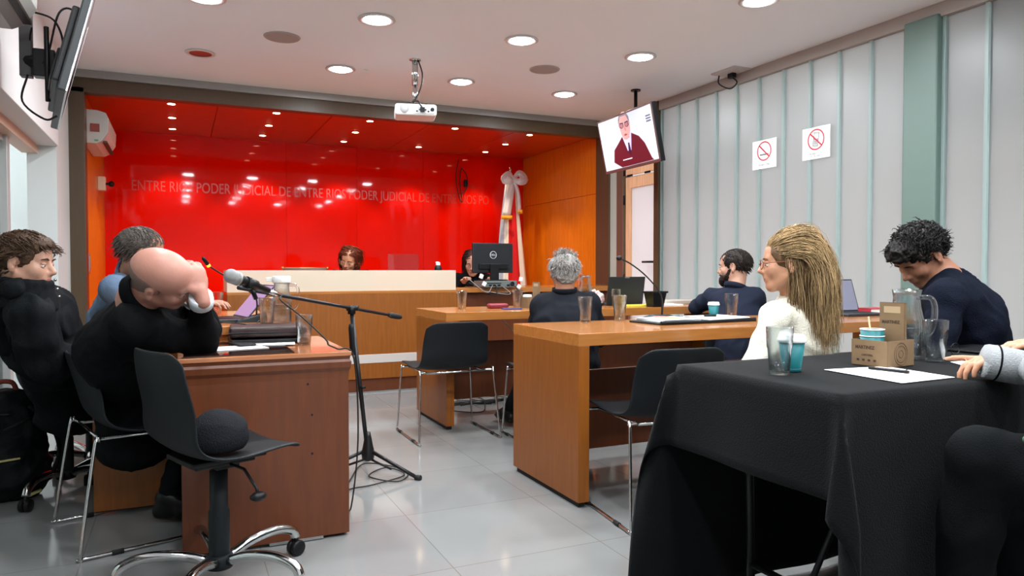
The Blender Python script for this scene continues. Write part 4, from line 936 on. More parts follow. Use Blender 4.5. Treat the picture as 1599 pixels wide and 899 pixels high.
for dx, dy, mi_ in ((-.012, .004, 1), (.0, .0, 0), (.014, -.006, 0), (.006, .012, 2), (.026, -.004, 1)): pm.ball(ax_+UP*(.070+dy)-FW*.050+RT*dx-org, .011, 10, (1, .8, .8), mi=mi_)
pm.build('embroidered_patch', [mat('patch_red', (176, 30, 40), .8), mat('patch_green', (70, 110, 80), .8), mat('patch_white', (190, 185, 180), .8)], t)
a, b = P(1618, 578, 1.86), P(1536, 563, 1.90)
mkmb(MB().tube([lerp(a, b, k_) for k_ in (-.1, 0, .35, .7, .95, 1, .98, .9)], [.044, .052, .058, .060, .058, .055, .049, .044], 28, cap=False, sq=.78), 'sleeve_cuff', F_GREY, t, org)
mkmb(MB().tube([lerp(a, b, .76), lerp(a, b, .775), lerp(a, b, .79), lerp(a, b, .80)], [.0595, .0615, .0615, .0595], 28, sq=.78), 'sleeve_band', F_BLACK, t, org)

# ---- judge behind the bench
h = Head(P(546, 405, 7.15), I(-.16, -.42, .9), I(.20, 1, .42), 1.05)
c_ = Vector((h.o.x, h.o.y+.10, 0))
def seated(c, fx, fy, zs, z0=0, arms=None, spread=.17):
    f = Vector((fx, fy, 0)).normalized(); r = f.cross(Vector((0, 0, 1))); c = V3(c); Z = lambda z: Vector((0, 0, z0+z))
    return dict(hip=c-f*.12+Z(.52), waist=c-f*.12+Z(.66), chest=c-f*.06+Z(zs-.20), neck=c+f*-.0+Z(zs+.05), shl=c-r*spread+Z(zs-.01), shr=c+r*spread+Z(zs-.01),
        ell=c-r*.23+f*.08+Z(zs-.27), elr=c+r*.23+f*.08+Z(zs-.27), wrl=c-r*.12+f*.30+Z(zs-.20), wrr=c+r*.12+f*.30+Z(zs-.20),
        knl=c-r*.11+f*.32+Z(.5), knr=c+r*.11+f*.32+Z(.5), anl=c-r*.11+f*.28+Z(.09), anr=c+r*.11+f*.28+Z(.09))
J = seated((h.o.x+.01, h.o.y+.07, 0), -.1, -1, 1.0, .0)
t, g, org = person('woman with wavy auburn hair in black, looking down behind the judges\' bench', (J['hip'].x, J['hip'].y, 0), h, J, SK_WARM, F_BLACK, F_TROU, fem=True, top='jacket', toplen=.05, neck_r=.046, shoe_m=M_SHOE, vox=.0075, brows=hairm('auburn_hair', (96, 44, 26), .3), lips=(190, 70, 60))
HA = MATS['auburn_hair']
cap_hair('hair', h, HA, t, org, [((0, -.02, .036), (.083, .105, .085)), ((-.075, -.01, -.04), (.030, .05, .075)), ((.075, -.01, -.04), (.030, .05, .075)), ((0, -.07, -.06), (.075, .045, .09))], [((0, .112, -.045), (.088, .080, .122))], wr=.006, wsc=28)
strands('hair_locks', h, HA, t, org, 420, lambda l, r_: l.z > zmin(l.y), lambda p, r_: Vector(((1 if p.x > -.01 else -1)*(.8 if p.z > .05 and abs(p.x) < .07 else .02), -.4 if p.z > .02 else .0, -.3 if p.z > .07 else -1)), .20, .0028, 5, .008, jitter=.3, seg=12, hug=.9, thick=(.084, .106, .087))
glasses(h, t, org, mat('thin_pale_frame', (190, 170, 160), .3, .5), .001)

# ---- clerk behind the monitor
h = Head(P(739, 411, 7.45), I(-.10, -.32, .94), I(.0, 1, .3), 1.08)
J = seated((h.o.x, h.o.y+.06, 0), 0, -1, .965, .0)
J['wrl'] += Vector((-.02, -.02, .16)); J['wrr'] += Vector((-.1, -.05, .16)); J['ell'] += Vector((0, 0, .08)); J['elr'] += Vector((0, 0, .08))
t, g, org = person('woman with long dark hair and glasses in black, half hidden by the monitor', (J['hip'].x, J['hip'].y, 0), h, J, SK_PALE, F_BLACK, F_TROU, fem=True, top='sweater', toplen=.05, neck_r=.046, shoe_m=M_SHOE, vox=.0075, brows=hairm('dark_long_hair', (44, 26, 24), .3))
HL = MATS['dark_long_hair']
cap_hair('hair', h, HL, t, org, [((0, -.02, .038), (.087, .108, .090)), ((-.070, -.01, -.09), (.024, .045, .12)), ((.070, -.01, -.09), (.024, .045, .12)), ((0, -.075, -.10), (.07, .04, .14))], [((0, .112, -.045), (.088, .080, .122))], wr=.004, wsc=25)
strands('hair_locks', h, HL, t, org, 380, lambda l, r_: l.z > zmin(l.y), lambda p, r_: Vector(((1 if p.x > 0 else -1)*(.8 if p.z > .05 and abs(p.x) < .07 else .0), -.4 if p.z > .02 else .0, -.3 if p.z > .07 else -1)), .30, .0026, 5, .006, jitter=.14, seg=12, hug=.9, thick=(.090, .110, .094))
glasses(h, t, org, mat('dark_frame', (50, 30, 30), .3), .0016)

# ============================================================ SOFT GOODS
o_ = atz(345, 700, .47)
hx = P(335, 668, 2.30)
sd = SD(.006); c_ = V3((hx.x, hx.y, .478))
A = (RT, Vector((FW.x, FW.y, 0)).normalized(), Vector((0, 0, 1)))
sd.ell(c_+Vector((0, 0, .045))+RT*.012, (.092, .085, .072), A, .02).ell(c_+RT*.02+Vector((0, 0, .082)), (.062, .055, .04), A, .04).ell(c_-RT*.055+Vector((0, 0, .022)), (.055, .06, .036), A, .04)
sd.ell(c_+Vector((0, 0, -.03)), (.2, .2, .026), A, .012, True)
tag(soft('hat', sd, fabric('black_felt', (34, 34, 38), .95, .25, .6, 200), None, wr=.004, wsc=10), 'soft black felt hat resting on the seat of the empty swivel chair', 'hat')
bp = Vector((-.74, 3.98, 0)); t = thing('backpack', 'black backpack with pale reflective strips on the floor at the left partition', 'backpack', bp)
sd = SD(.009); sd.ell((0, 0, .20), (.15, .11, .21), None, .05).ell((0, 0, .09), (.17, .12, .12), None, .06).ell((.0, -.08, .14), (.12, .07, .13), None, .03).ell((.02, 0, .33), (.12, .09, .12), None, .04)
sd.ell((0, 0, -.08), (.5, .5, .082), None, .01, True)
F_PACK = fabric('black_nylon', (20, 22, 24), .55, 0, .2, 150)
soft('pack_body', sd, F_PACK, t, wr=.012, wsc=9)
MB().tube(spline([(-.03, .02, .43), (-.02, 0, .475), (.03, 0, .475), (.045, .02, .43)], 5), .010, 8).build('grab_handle', mat('rust_webbing', (140, 60, 40), .7), t); t.scale = (1.12, 1.12, 1.12)
for s in (-1, 1): MB().tube(spline([(.10, .06*s, .38), (.17, .09*s, .32), (.205, .09*s, .2), (.17, .08*s, .08)], 6), .012, 8, sq=.5).build('shoulder_strap', F_PACK, t)
MB().tube([(-.09, -.147, .19), (0, -.158, .185), (.08, -.147, .19)], .008, 6, sq=.5).tube([(.1, -.12, .03), (.14, -.09, .04)], .010, 6, sq=.6).build('reflective_strip', mat('reflective_strip', (190, 180, 120), .5), t)
MB().tube(spline([(.02, -.12, .30), (.09, -.1, .33), (.14, -.03, .34)], 5), .004, 6).tube(spline([(-.12, -.05, .33), (-.05, -.11, .36), (.05, -.1, .36)], 5), .0035, 6).build('zip', M_BLKMET, t)

# ============================================================ WALL AND CEILING THINGS
def frame_M(o, x, z):            # local x, local z, local y = z cross x
    x = x.normalized(); z = (z-x*z.dot(x)).normalized(); y = z.cross(x); M = Matrix((x, y, z)).transposed().to_4x4(); M.translation = o; return M
# right screen: hangs from the ceiling in front of the door, turned and tilted down
ka = P(932, 192, 6.95); kb = P(1017, 158, 6.0); kc = P(1031, 252, 6.05); kd = P(948, 272, 7.0)
cx = (ka+kb+kc+kd)/4; ux = ((kb+kc)-(ka+kd)).normalized(); uz = ((ka+kb)-(kc+kd)).normalized(); W_ = ((kb-ka).length+(kc-kd).length)/2; H_ = ((ka-kd).length+(kb-kc).length)/2
t = thing('television', 'wall screen showing a man in glasses, hung tilted beside the pale door', 'television', (0, 0, 0)); Mt = frame_M(cx, ux, uz); t.matrix_world = Mt   # local -y faces the room
w2, h2 = W_/2, H_/2
MB().box((-w2, .003, -h2), (w2, .05, h2)).box((-w2*.6, .05, -h2*.6), (w2*.6, .075, h2*.5)).build('housing', M_DARK, t, bevel=.006)
fm = MB(); e = .014
fm.box((-w2, -.004, h2-e), (w2, .004, h2)).box((-w2, -.004, -h2), (w2, .004, -h2+e*1.8)).box((-w2, -.004, -h2), (-w2+e, .004, h2)).box((w2-e, -.004, -h2), (w2, .004, h2)); fm.build('bezel', mat('bronze_bezel', (96, 72, 68), .3, .4), t, bevel=.002)
def flat(poly, name, c, lvl, e_=.9, m_=None):
    e_ *= .35
    o = MB().rings([[Vector((x, -.0005-lvl*.0004, z)) for x, z in poly], [Vector((x, .0005-lvl*.0004, z)) for x, z in poly]], smooth=False).build(name, m_ or mat('screen_'+name, c, .3, emit=e_), SC); return o
def ellp(cx_, cz, rx_, rz_, n=24): return [(cx_+rx_*cos(2*pi*i/n), cz+rz_*sin(2*pi*i/n)) for i in range(n)]
SC = MB().box((-w2+e, -.001, -h2+e*1.8), (w2-e, .003, h2-e)).build('screen', mat('screen_glow', (186, 192, 208), .2, emit=.3), t)
k = w2
flat([(-w2+e, h2-e), (w2-e, h2-e), (w2-e, h2-.16*2*h2), (-w2+e, h2-.16*2*h2)], 'top_bar', (250, 248, 255), 1, .95)
body = [(-.17*k*1.9, -h2+e*2), (-.30, -.16), (-.26, -.05), (-.16, .0), (-.07, .05), (.0, .02), (.09, .06), (.22, .01), (.30, -.06), (.38, -.2), (.41, -h2+e*2)]
flat([(x, z) for x, z in body], 'sweater', (84, 24, 34), 2, .7)
flat([(-.075, .055), (-.01, -.09), (.055, -.09), (.10, .06), (.04, .10), (-.03, .10)], 'shirt', (190, 180, 215), 3, .8)
flat([(.015, -.02), (.005, -.10), (.03, -.13), (.05, -.09), (.04, -.02)], 'tie', (30, 26, 50), 4, .7)
flat([(-.04, .02), (.06, .02), (.07, .12), (-.05, .12)], 'neck', (170, 110, 110), 3.5, .7)
flat(ellp(.005, .135, .095, .125), 'face', (196, 140, 136), 5, .75)
flat([(-.10, .13), (-.10, .20), (-.07, .235), (.07, .235), (.10, .2), (.10, .13), (.085, .17), (.05, .222), (-.055, .222), (-.085, .18)], 'hair', (120, 110, 120), 6, .6)
for s in (-1, 1):
    flat([(s*.012, .128), (s*.012, .165), (s*.075, .17), (s*.085, .13), (s*.05, .115)], 'glasses', (60, 40, 55), 7, .6)
    flat([(s*.02, .130), (s*.02, .155), (s*.068, .158), (s*.072, .132), (s*.045, .122)], 'lens', (150, 105, 110), 8, .7)
flat([(-.035, .055), (0, .065), (.04, .055), (0, .045)], 'mouth', (140, 60, 60), 7, .7)
flat([(-.01, .12), (.0, .09), (.025, .085), (.015, .13)], 'nose', (176, 116, 112), 7, .7)
flat([(-.12, -h2+.085), (.05, -h2+.085), (.05, -h2+.093), (-.12, -h2+.093)], 'caption_bar', (235, 235, 245), 9, .9)
for i in range(3): flat([(w2-.12, h2-.16*2*h2-.025-.022*i), (w2-.04, h2-.16*2*h2-.025-.022*i), (w2-.04, h2-.16*2*h2-.013-.022*i), (w2-.12, h2-.16*2*h2-.013-.022*i)], 'corner_mark', (90, 90, 105), 6, .6)
flat(ellp(-w2+.14, h2-.09, .012, .012, 10), 'icon', (150, 150, 170), 4, .7); flat([(-w2+.17, h2-.094), (-w2+.3, h2-.094), (-w2+.3, h2-.086), (-w2+.17, h2-.086)], 'caption', (200, 200, 215), 4, .8)
ap = cx+Vector((.25, 0, 0)); Mi = Mt.inverted()
top = Vector((cx.x+.16, cx.y+.1, H)); m = MB().tube([Mi@top, Mi@Vector((top.x, top.y, cx.z)), Vector((-.05, .07, 0))], .016, 12)
pl = MB().lathe([(.001, 0), (.045, 0), (.045, -.012), (.001, -.012)], cap=False); m.add([Mi@(Vector(p)+top) for p in pl.v], pl.f); m.build('ceiling_mount', M_BLKMET, t)

# left television: back and edge, on a ceiling pole
tc = Vector((-.425, 4.02, 2.075)); uxl = Vector((-.16, 1, 0)).normalized(); upl = Vector((.25, .04, 1)).normalized()
t = thing('television', 'black television seen edge-on from behind, hanging from a ceiling pole at upper left', 'television', (0, 0, 0)); Mt = frame_M(tc, uxl, upl); t.matrix_world = Mt; Mi = Mt.inverted()
w2, h2 = .50, .295                # local y = z x x : points to -X side (back)
MB().box((-w2, .0, -h2), (w2, .035, h2)).build('housing', mat('tv_back', (52, 54, 56), .45), t, bevel=.006)
MB().box((-w2*.75, .035, -h2*.8), (w2*.75, .065, h2*.35)).box((-.2, .065, -.2), (.2, .08, -.05)).build('back_cover', MATS['tv_back'], t, bevel=.012)
MB().box((-w2+.008, -.002, -h2+.012), (w2-.008, .001, h2-.008)).build('screen', mat('dark_screen', (14, 14, 16), .08), t)
e2 = MB().box((-w2, -.003, -h2), (-w2+.008, .004, h2)).box((w2-.008, -.003, -h2), (w2, .004, h2)).box((-w2, -.003, -h2), (w2, .004, -h2+.012)).box((-w2, -.003, h2-.008), (w2, .004, h2)); e2.build('bezel', mat('silver_bezel', (190, 190, 192), .25, .6), t, bevel=.001)
px_, py_ = -.66, 4.18
m = MB(); m.box((px_-.025, py_-.03, 1.98), (px_+.025, py_+.03, H)).box((px_-.08, py_-.08, H-.012), (px_+.08, py_+.08, H)); mm = MB(); mm.add([Mi@Vector(p) for p in m.v], m.f); mm.build('ceiling_pole', mat('pole_grey', (84, 82, 84), .45), t, bevel=.003)
m = MB().tube([(px_, py_, 2.06), (px_+.10, py_-.08, 2.03)], .03, 10); m.box((px_+.04, py_-.10, 1.97), (px_+.13, py_-.03, 2.10), None); m.tube([(px_+.1, py_-.12, 2.2), (px_+.1, py_-.1, 1.85)], .012, 8); mm = MB(); mm.v = [tuple(Mi@Vector(p)) for p in m.v]; mm.f = m.f; mm.sm = m.sm; mm.mi = m.mi; mm.build('tilt_bracket', M_BLKMET, t, bevel=.004)
m = MB().tube(spline([(px_+.02, py_, 2.3), (px_+.12, py_-.03, 2.26), (px_+.16, py_-.06, 2.14), (px_+.12, py_-.08, 2.06)], 6), .005, 6).tube(spline([(px_+.02, py_-.1, 1.97), (px_+.0, py_-.12, 1.84), (px_+.09, py_-.14, 1.76), (px_+.14, py_-.13, 1.78)], 6), .005, 6).tube(spline([(px_+.1, py_-.05, 2.1), (px_+.14, py_-.02, 2.3), (px_+.2, py_-.02, 2.32), (px_+.22, py_-.05, 2.2)], 6), .005, 6)
mm = MB(); mm.v = [tuple(Mi@Vector(p)) for p in m.v]; mm.f = m.f; mm.sm = m.sm; mm.mi = m.mi; mm.build('cables', M_RUBBER, t)

def split_ac(name, label, M, w, hgt, dep, led=False):
    """long wall unit: local x along the wall, -y out of the wall, z up"""
    t = thing(name, label, 'air conditioner'); t.matrix_world = M
    prof = [(0, 0), (0, hgt), (-dep*.55, hgt), (-dep*.9, hgt*.93), (-dep, hgt*.75), (-dep*.97, hgt*.35), (-dep*.72, hgt*.08), (-dep*.5, 0)]
    MB().rings([[Vector((-w/2, y, z)) for y, z in prof], [Vector((w/2, y, z)) for y, z in prof]], smooth=False).build('casing', mat('ac_white', (212, 206, 200), .4), t, bevel=.008)
    MB().rings([[Vector((-w/2-.003, y, z)) for y, z in prof], [Vector((-w/2+.03, y, z)) for y, z in prof]], smooth=False).build('end_cap', mat('ac_end', (196, 192, 186), .4), t, bevel=.006)
    MB().box((-w/2+.05, -dep*.90, .018), (w/2-.05, -dep*.74, .035), Matrix.Rotation(0, 4, 'X')).build('louvre', mat('dark_louvre', (70, 58, 54), .5), t)  # dark brown louvre strip along the underside
    return t
a = split_ac('air_conditioner', 'white split air conditioner cut by the top left corner of the picture', Matrix.Translation((XL+.002, 3.58, 2.165))@Matrix.Rotation(pi/2, 4, 'Z'), .95, .29, .21)
m = MB().tube(spline([(.475, -.18, .02), (.56, -.16, -.01), (.66, -.15, -.03)], 6), .004, 6); m.build('cable', M_RUBBER, a)
M = Matrix.Translation((-.743, 7.62, 2.14))@Matrix.Rotation(pi/2, 4, 'Z')
a = split_ac('air_conditioner', 'white split air conditioner on the orange wooden wall inside the alcove', M, .82, .29, .2)
MB().box((-.413-.006, -.13, .10), (-.411, -.06, .17)).build('sticker', mat('red_sticker', (150, 70, 60), .5), a); MB().box((-.419, -.12, .02), (-.411, -.09, .035)).build('sticker', mat('green_sticker', (110, 160, 110), .5), a)
t = thing('wall_sensor', 'small cream box with dark camera below the alcove air conditioner', 'sensor', (-.745, 8.5, 1.86))
MB().box((0, -.04, 0), (.07, .05, .14)).build('casing', mat('cream_plastic', (226, 205, 180), .5), t, bevel=.006); MB().ball((.12, 0, .07), .03, 12).cyl((.06, 0, .07), (.12, 0, .07), .012).build('camera_dome', M_DARK, t)

# projector on its pole
pc = P(646, 176, 5.62); pc = Vector((1.70, 5.52, 2.285))
t = thing('projector', 'white ceiling projector on a silver pole, its connector side facing us', 'projector', pc, R(-14))
MB().box((-.16, -.125, -.045), (.16, .125, .045)).build('housing', M_WHITE, t, bevel=.022, seg=4)
MB().box((-.015, -.128, -.03), (.14, -.124, .028)).build('connector_panel', mat('connector_grey', (190, 190, 192), .4), t)
m = MB()
for i in range(6): m.box((.0+.022*i, -.131, -.02+.012*(i % 2)), (.013+.022*i, -.127, -.01+.012*(i % 2)))
m.cyl((.125, -.135, .0), (.125, -.12, .0), .014); m.build('ports', M_DARK, t)
MB().lathe([(.001, 0), (.035, 0), (.035, .004), (.001, .004)], c=(-.09, -.1265, .005), M=Matrix.Rotation(pi/2, 4, 'X'), cap=False).build('fan_grille', mat('grille_grey', (178, 178, 180), .6), t)
MB().cyl((.03, .135, 0), (.03, .11, 0), .03).build('lens', M_DARK, t)
MB().box((-.07, -.07, .045), (.09, .07, .058)).build('mount_plate', M_BLKMET, t, bevel=.003)
MB().cyl((0, 0, .058), (0, 0, H-pc.z-.2), .018).cyl((0, 0, H-pc.z-.2), (0, 0, H-pc.z), .024).lathe([(.001, H-pc.z-.01), (.045, H-pc.z-.008), (.045, H-pc.z)], cap=False).lathe([(.05, .056), (.018, .11)], cap=False).build('pole', M_CHROME, t)
MB().tube(spline([(.025, -.01, H-pc.z-.01), (.055, -.02, .3), (.045, -.02, .2), (.0, -.03, .1), (-.04, -.06, .07), (.01, -.13, .06), (.045, -.145, .01)], 8), .0055, 8).box((.03, -.15, -.02), (.065, -.127, .012)).build('cable', M_DARK, t)

# wire outlet on the ceiling near the glass wall
o_ = atz(1140, 112, H)
t = thing('ceiling_socket', 'small ceiling plate with a looped black wire above the glass wall', 'socket', o_)
MB().box((-.10, -.16, -.012), (.08, .12, 0)).build('plate', mat('plate_grey', (190, 182, 180), .6), t, bevel=.002)
MB().box((.0, -.03, -.05), (.04, .03, -.012)).tube(spline([(.02, 0, -.04), (.02, -.06, -.10), (.0, .0, -.14), (-.03, .1, -.08), (-.03, .1, -.01)], 6), .006, 6).build('wire', M_DARK, t)

# signs on the glass
def sign(label, y, z, w_, h_, kind):
    t = thing('warning_sign', label, 'sign', (XR-.003, y, z), R(-90), 'white prohibition signs on the glass wall')   # local -y... local x runs to the viewer's right
    MB().box((-w_/2, -.0015, -h_/2), (w_/2, .0015, h_/2)).build('sign_plate', mat('sign_white', (236, 238, 238), .5), t)
    red = mat('sign_red', (186, 40, 56), .5); gr = mat('sign_grey', (96, 98, 102), .5); cz = .025; r = .078; f = -.0022
    RX = Matrix.Translation((0, f, cz))@Matrix.Rotation(pi/2, 4, 'X')
    ring = MB(); n = 48
    for rr in ((r, r*.87),): ring.rings([[RX@Vector((q*cos(2*pi*i/n), q*sin(2*pi*i/n), zz)) for i in range(n)] for q, zz in ((rr[0], -.0006), (rr[0], .0006), (rr[1], .0006), (rr[1], -.0006), (rr[0], -.0006))], cap=False, smooth=False)
    ring.box((-r*.92, -.0055, -.0008), (r*.92, .0055, .0008), RX@Matrix.Rotation(R(-42), 4, 'Z')); ring.build('prohibition_ring', red, t)
    g_ = MB(); f2 = -.0018
    if kind == 'smoke':
        g_.box((-.048, f2-.0004, -.008), (.028, f2, .003)); g_.tube([(.045, f2, .008), (.05, f2, .03), (.035, f2, .04), (.04, f2, .055)], .0012, 5); g_.build('cigarette', gr, t)
        MB().box((.030, f2-.0004, -.008), (.046, f2, .003)).build('cigarette_tip', mat('ember', (150, 50, 40), .5), t)
        text_mesh('PROHIBIDO FUMAR', .02, gr, 'sign_text', t, Matrix.Translation((0, -.002, -.085))@Matrix.Rotation(pi/2, 4, 'X'), .0003, width=.12)
    else:
        Mg = Matrix.Translation((0, 0, cz+.002))@Matrix.Rotation(R(8), 4, 'Y')
        for a_, b_ in (((-.025, f2-.0004, -.05), (-.020, f2, .05)), ((.020, f2-.0004, -.05), (.025, f2, .05)), ((-.025, f2-.0004, .045), (.025, f2, .05)), ((-.025, f2-.0004, -.052), (.025, f2, -.046)), ((-.02, f2-.0004, .0), (.02, f2, .004))): g_.box(a_, b_, Mg)
        for i in range(4): g_.box((-.018, f2-.0004, -.038+.01*i), (.018, f2, -.032+.01*i), Mg)
        g_.build('telephone', gr, t)
        text_mesh('PROHIBIDO EL USO', .02, gr, 'sign_text', t, Matrix.Translation((0, -.002, -.078))@Matrix.Rotation(pi/2, 4, 'X'), .0003, width=.12)
        text_mesh('DE CELULARES', .02, gr, 'sign_text', t, Matrix.Translation((0, -.002, -.096))@Matrix.Rotation(pi/2, 4, 'X'), .0003, width=.09)
    return t
s1 = [atX(*a, XR) for a in ((1176, 222), (1213, 215), (1213, 260), (1176, 266))]; s2 = [atX(*a, XR) for a in ((1254, 202), (1297, 195), (1297, 245), (1254, 251))]
for q, l, kd_ in ((s1, 'white no-smoking sign with a red ring on the glass wall, the left one', 'smoke'), (s2, 'white no-mobile-phones sign with a red ring on the glass wall, the right one', 'phone')):
    sign(l, (q[0].y+q[1].y)/2, (q[0].z+q[2].z)/2, q[0].y-q[1].y, (q[0].z+q[1].z-q[2].z-q[3].z)/2, kd_)

# flag on its pole in the alcove corner
fx, fy = 3.98, 8.78
t = thing('flag', 'white and red flag with a white bow on a pole in the alcove corner', 'flag', (fx, fy, 0))
MB().cyl((0, 0, 0), (.03, 0, 2.35), .014).lathe([(.001, .03), (.16, .02), (.17, 0)], cap=False).build('pole', mat('pole_wood', (150, 60, 40), .4), t)
MB().tube([(.03, 0, 2.33), (.03, 0, 2.37), (.03, 0, 2.47)], [.012, .022, .002], 10).build('finial', M_CHROME, t)
mats_f = [mat('flag_white', (240, 232, 214), .8), mat('flag_red', (215, 18, 20), .8), mat('flag_grey_blue', (176, 184, 200), .8)]
G = []; nz = 30; na = 60
mb = MB()
rings = []
for i in range(nz+1):
    f = i/nz; z = 2.28-f*1.75; rw = .055+.17*f**.8; ring = []
    for j in range(na):
        a = 2*pi*j/na; pl_ = 1+.16*sin(a*9+f*1.5)*min(1, f*3)
        ring.append(Vector((.03*(1-f)-.0+cos(a)*rw*pl_+ .05*f, sin(a)*rw*.5*pl_, z+.02*sin(a*4))))
    rings.append(ring)
mb.rings(rings, cap=False)
def fmi(j): 
    a = (j+.5)/na*2*pi; x = cos(a)
    return 1 if (sin(a) < 0 and -.42 < x < .62) or (sin(a) > 0 and abs(x) < .5) else (2 if x < -.80 else 0)
mb.mi = [fmi(q % na) for q in range(len(mb.f))]
mb.build('flag_cloth', mats_f, t, solid=.002)
rb = mat('bow_satin', (226, 224, 228), .35)
def ribbon(pts, ws, nrm=Vector((.3, -1, 0)), name='bow', wave=.0):
    pts = spline(pts, 6); n = len(pts); G = []
    for i, p in enumerate(pts):
        tg = (pts[min(i+1, n-1)]-pts[max(i-1, 0)]).normalized(); sd_ = tg.cross(nrm).normalized(); f = i/(n-1); wd = ws[0]+(ws[1]-ws[0])*f if len(ws) == 2 else (ws[0]*(1-2*f)+ws[1]*2*f if f < .5 else ws[1]*(2-2*f)+ws[2]*(2*f-1))
        G.append([p+sd_*wd*u+nrm.normalized()*(.012*cos(u*4.5)) for u in (-1, -.6, -.2, .2, .6, 1)])
    return G
bw = MB()
kn_ = Vector((.03, -.10, 2.25))
for pts, ws in (([kn_, kn_+Vector((-.07, -.02, .05)), kn_+Vector((-.135, -.02, -.02)), kn_+Vector((-.06, -.05, -.03)), kn_], (.02, .065, .03)), ([kn_, kn_+Vector((.08, -.02, .07)), kn_+Vector((.155, -.02, .0)), kn_+Vector((.07, -.05, -.04)), kn_], (.02, .065, .03))): bw.grid(ribbon(pts, ws))
bw.ball(kn_, .035, 12, (1, .6, 1.1)); bw.build('bow', rb, t, solid=.002)
for pts, wd, fr_ in (([kn_, kn_+Vector((-.06, -.04, -.2)), kn_+Vector((-.125, -.05, -.50))], (.045, .075), None), ([kn_, kn_+Vector((.05, -.04, -.18)), kn_+Vector((.075, -.04, -.42))], (.028, .03), None)):
    o = MB().grid(ribbon(pts, wd)).build('ribbon_tail', rb, t, solid=.002)
    e_ = pts[-1]; MB().grid([[e_+Vector((wd[1]*u, -.015+.01*cos(u*4), .008)) for u in (-1, -.5, 0, .5, 1)], [e_+Vector((wd[1]*u*1.05, -.015+.01*cos(u*4), -.045)) for u in (-1, -.5, 0, .5, 1)]]).build('gold_fringe', mat('gold_fringe', (226, 160, 40), .5), o, solid=.008)
# looped cord hanging on the red wall
q = [atY(x, y, YW-.03) for x, y in ((716, 250), (712, 275), (716, 305), (722, 315), (718, 285), (720, 262))]; q2 = [atY(x, y, YW-.03) for x, y in ((720, 262), (728, 272), (730, 290), (724, 300), (716, 302))]
hk = atY(717, 250, YW-.03)
t = thing('cord', 'dark looped cord hanging on the red wall left of the flag', 'cord', hk)
mkmb(MB().tube(spline(q, 6), .006, 6).tube(spline(q2, 6), .006, 6), 'loop', M_RUBBER, t, hk)
sw = atY(727, 286, YW-.04); mkmb(MB().box((-.02, -.02, -.05), (.02, .02, .05), Matrix.Translation(sw)), 'inline_switch', M_DARK, t, hk, bevel=.008)

# ============================================================ THINGS ON THE TABLES
TUMB = None
def tumbler(label, loc, k=1.0, group=None, water=0):
    global TUMB
    if TUMB is None or water:
        t = thing('tumbler', label, 'glass', loc, 0, group)
        n = 20; flu = lambda r, a: r*(1-.022*(1-abs(cos(a*5)))) 
        prof = [(.0010, 0), (.026, 0), (.0275, .003), (.0325, .072), (.0345, .076), (.0372, .13), (.0366, .1315), (.0355, .130), (.0322, .078), (.0300, .070), (.0258, .012), (.0010, .010)]
        rings = [[Vector((flu(r, 2*pi*j/40) * cos(2*pi*j/40) if .003 <= z <= .072 and i < 5 else r*cos(2*pi*j/40), (flu(r, 2*pi*j/40) if .003 <= z <= .072 and i < 5 else r)*sin(2*pi*j/40), z)) for j in range(40)] for i, (r, z) in enumerate(prof)]
        MB().rings(rings).build('glass_body', M_GLASS, t)
        if water: MB().lathe([(.001, .0125), (.0255, .0125), (.0255+.0038*water, .0125+.058*water), (.001, .0125+.058*water)], cap=False, n=32).build('water', M_WATER, t)
        if TUMB is None: TUMB = t
    else: t = dup(TUMB, loc, 0, label)
    t.scale = (k, k, k)
    return t
def on(x, y, z): return atz(x, y, z)
T1, T2, TM, TR, TB, TC = .7305, .795, .77, .77, .76, .88
G1 = 'clear glass tumblers'
tumbler('clear tumbler beside the white papers at the right end of the reddish table', V3((on(475, 538, T1).x, on(475, 538, T1).y, T1)), .98, G1)
def cl(p, x=None, y=None, z=None): return Vector((p.x if x is None else x, p.y if y is None else y, p.z if z is None else z))
tumbler('clear tumbler left of the white-lidded jug on the left tables', P(417, 508, 3.30).xy.to_3d()+Vector((0, 0, T2)), .98, G1)
tumbler('clear tumbler behind the laptop on the left tables', P(338, 497, 4.1).xy.to_3d()+Vector((0, 0, T2)), .98, G1)
tumbler('clear tumbler at the left end of the far wooden desk', cl(on(721, 483, TM), z=TM), 1, G1)
tumbler('clear tumbler next to the brown cup carrier on the far wooden desk', cl(on(808, 481, TM), z=TM), 1.02, G1)
tumbler('clear tumbler standing alone at the left end of the near wooden desk', Vector((1.965, 3.34, TR)), 1.04, G1)
tumbler('clear tumbler left of the black folder on the near wooden desk', Vector((2.195, 3.36, TR)), 1.06, G1)
tumbler('clear tumbler behind the black folder, just behind the other tumbler of that desk', Vector((2.40, 3.70, TR)), 1.0, G1).location = (3.05, 4.72, TM)
tumbler('clear tumbler right of the small teal cup, in front of the bearded man', Vector((2.98, 3.36, TR)), 1.05, G1)
tumbler('clear tumbler at the front of the black cloth, before a teal cup', cl(on(1217, 584, TB), z=TB), 1.0, G1)
tumbler('clear fluted tumbler right of the jugs on the black cloth', cl(on(1460, 564, TB), z=TB), 1.0, G1)
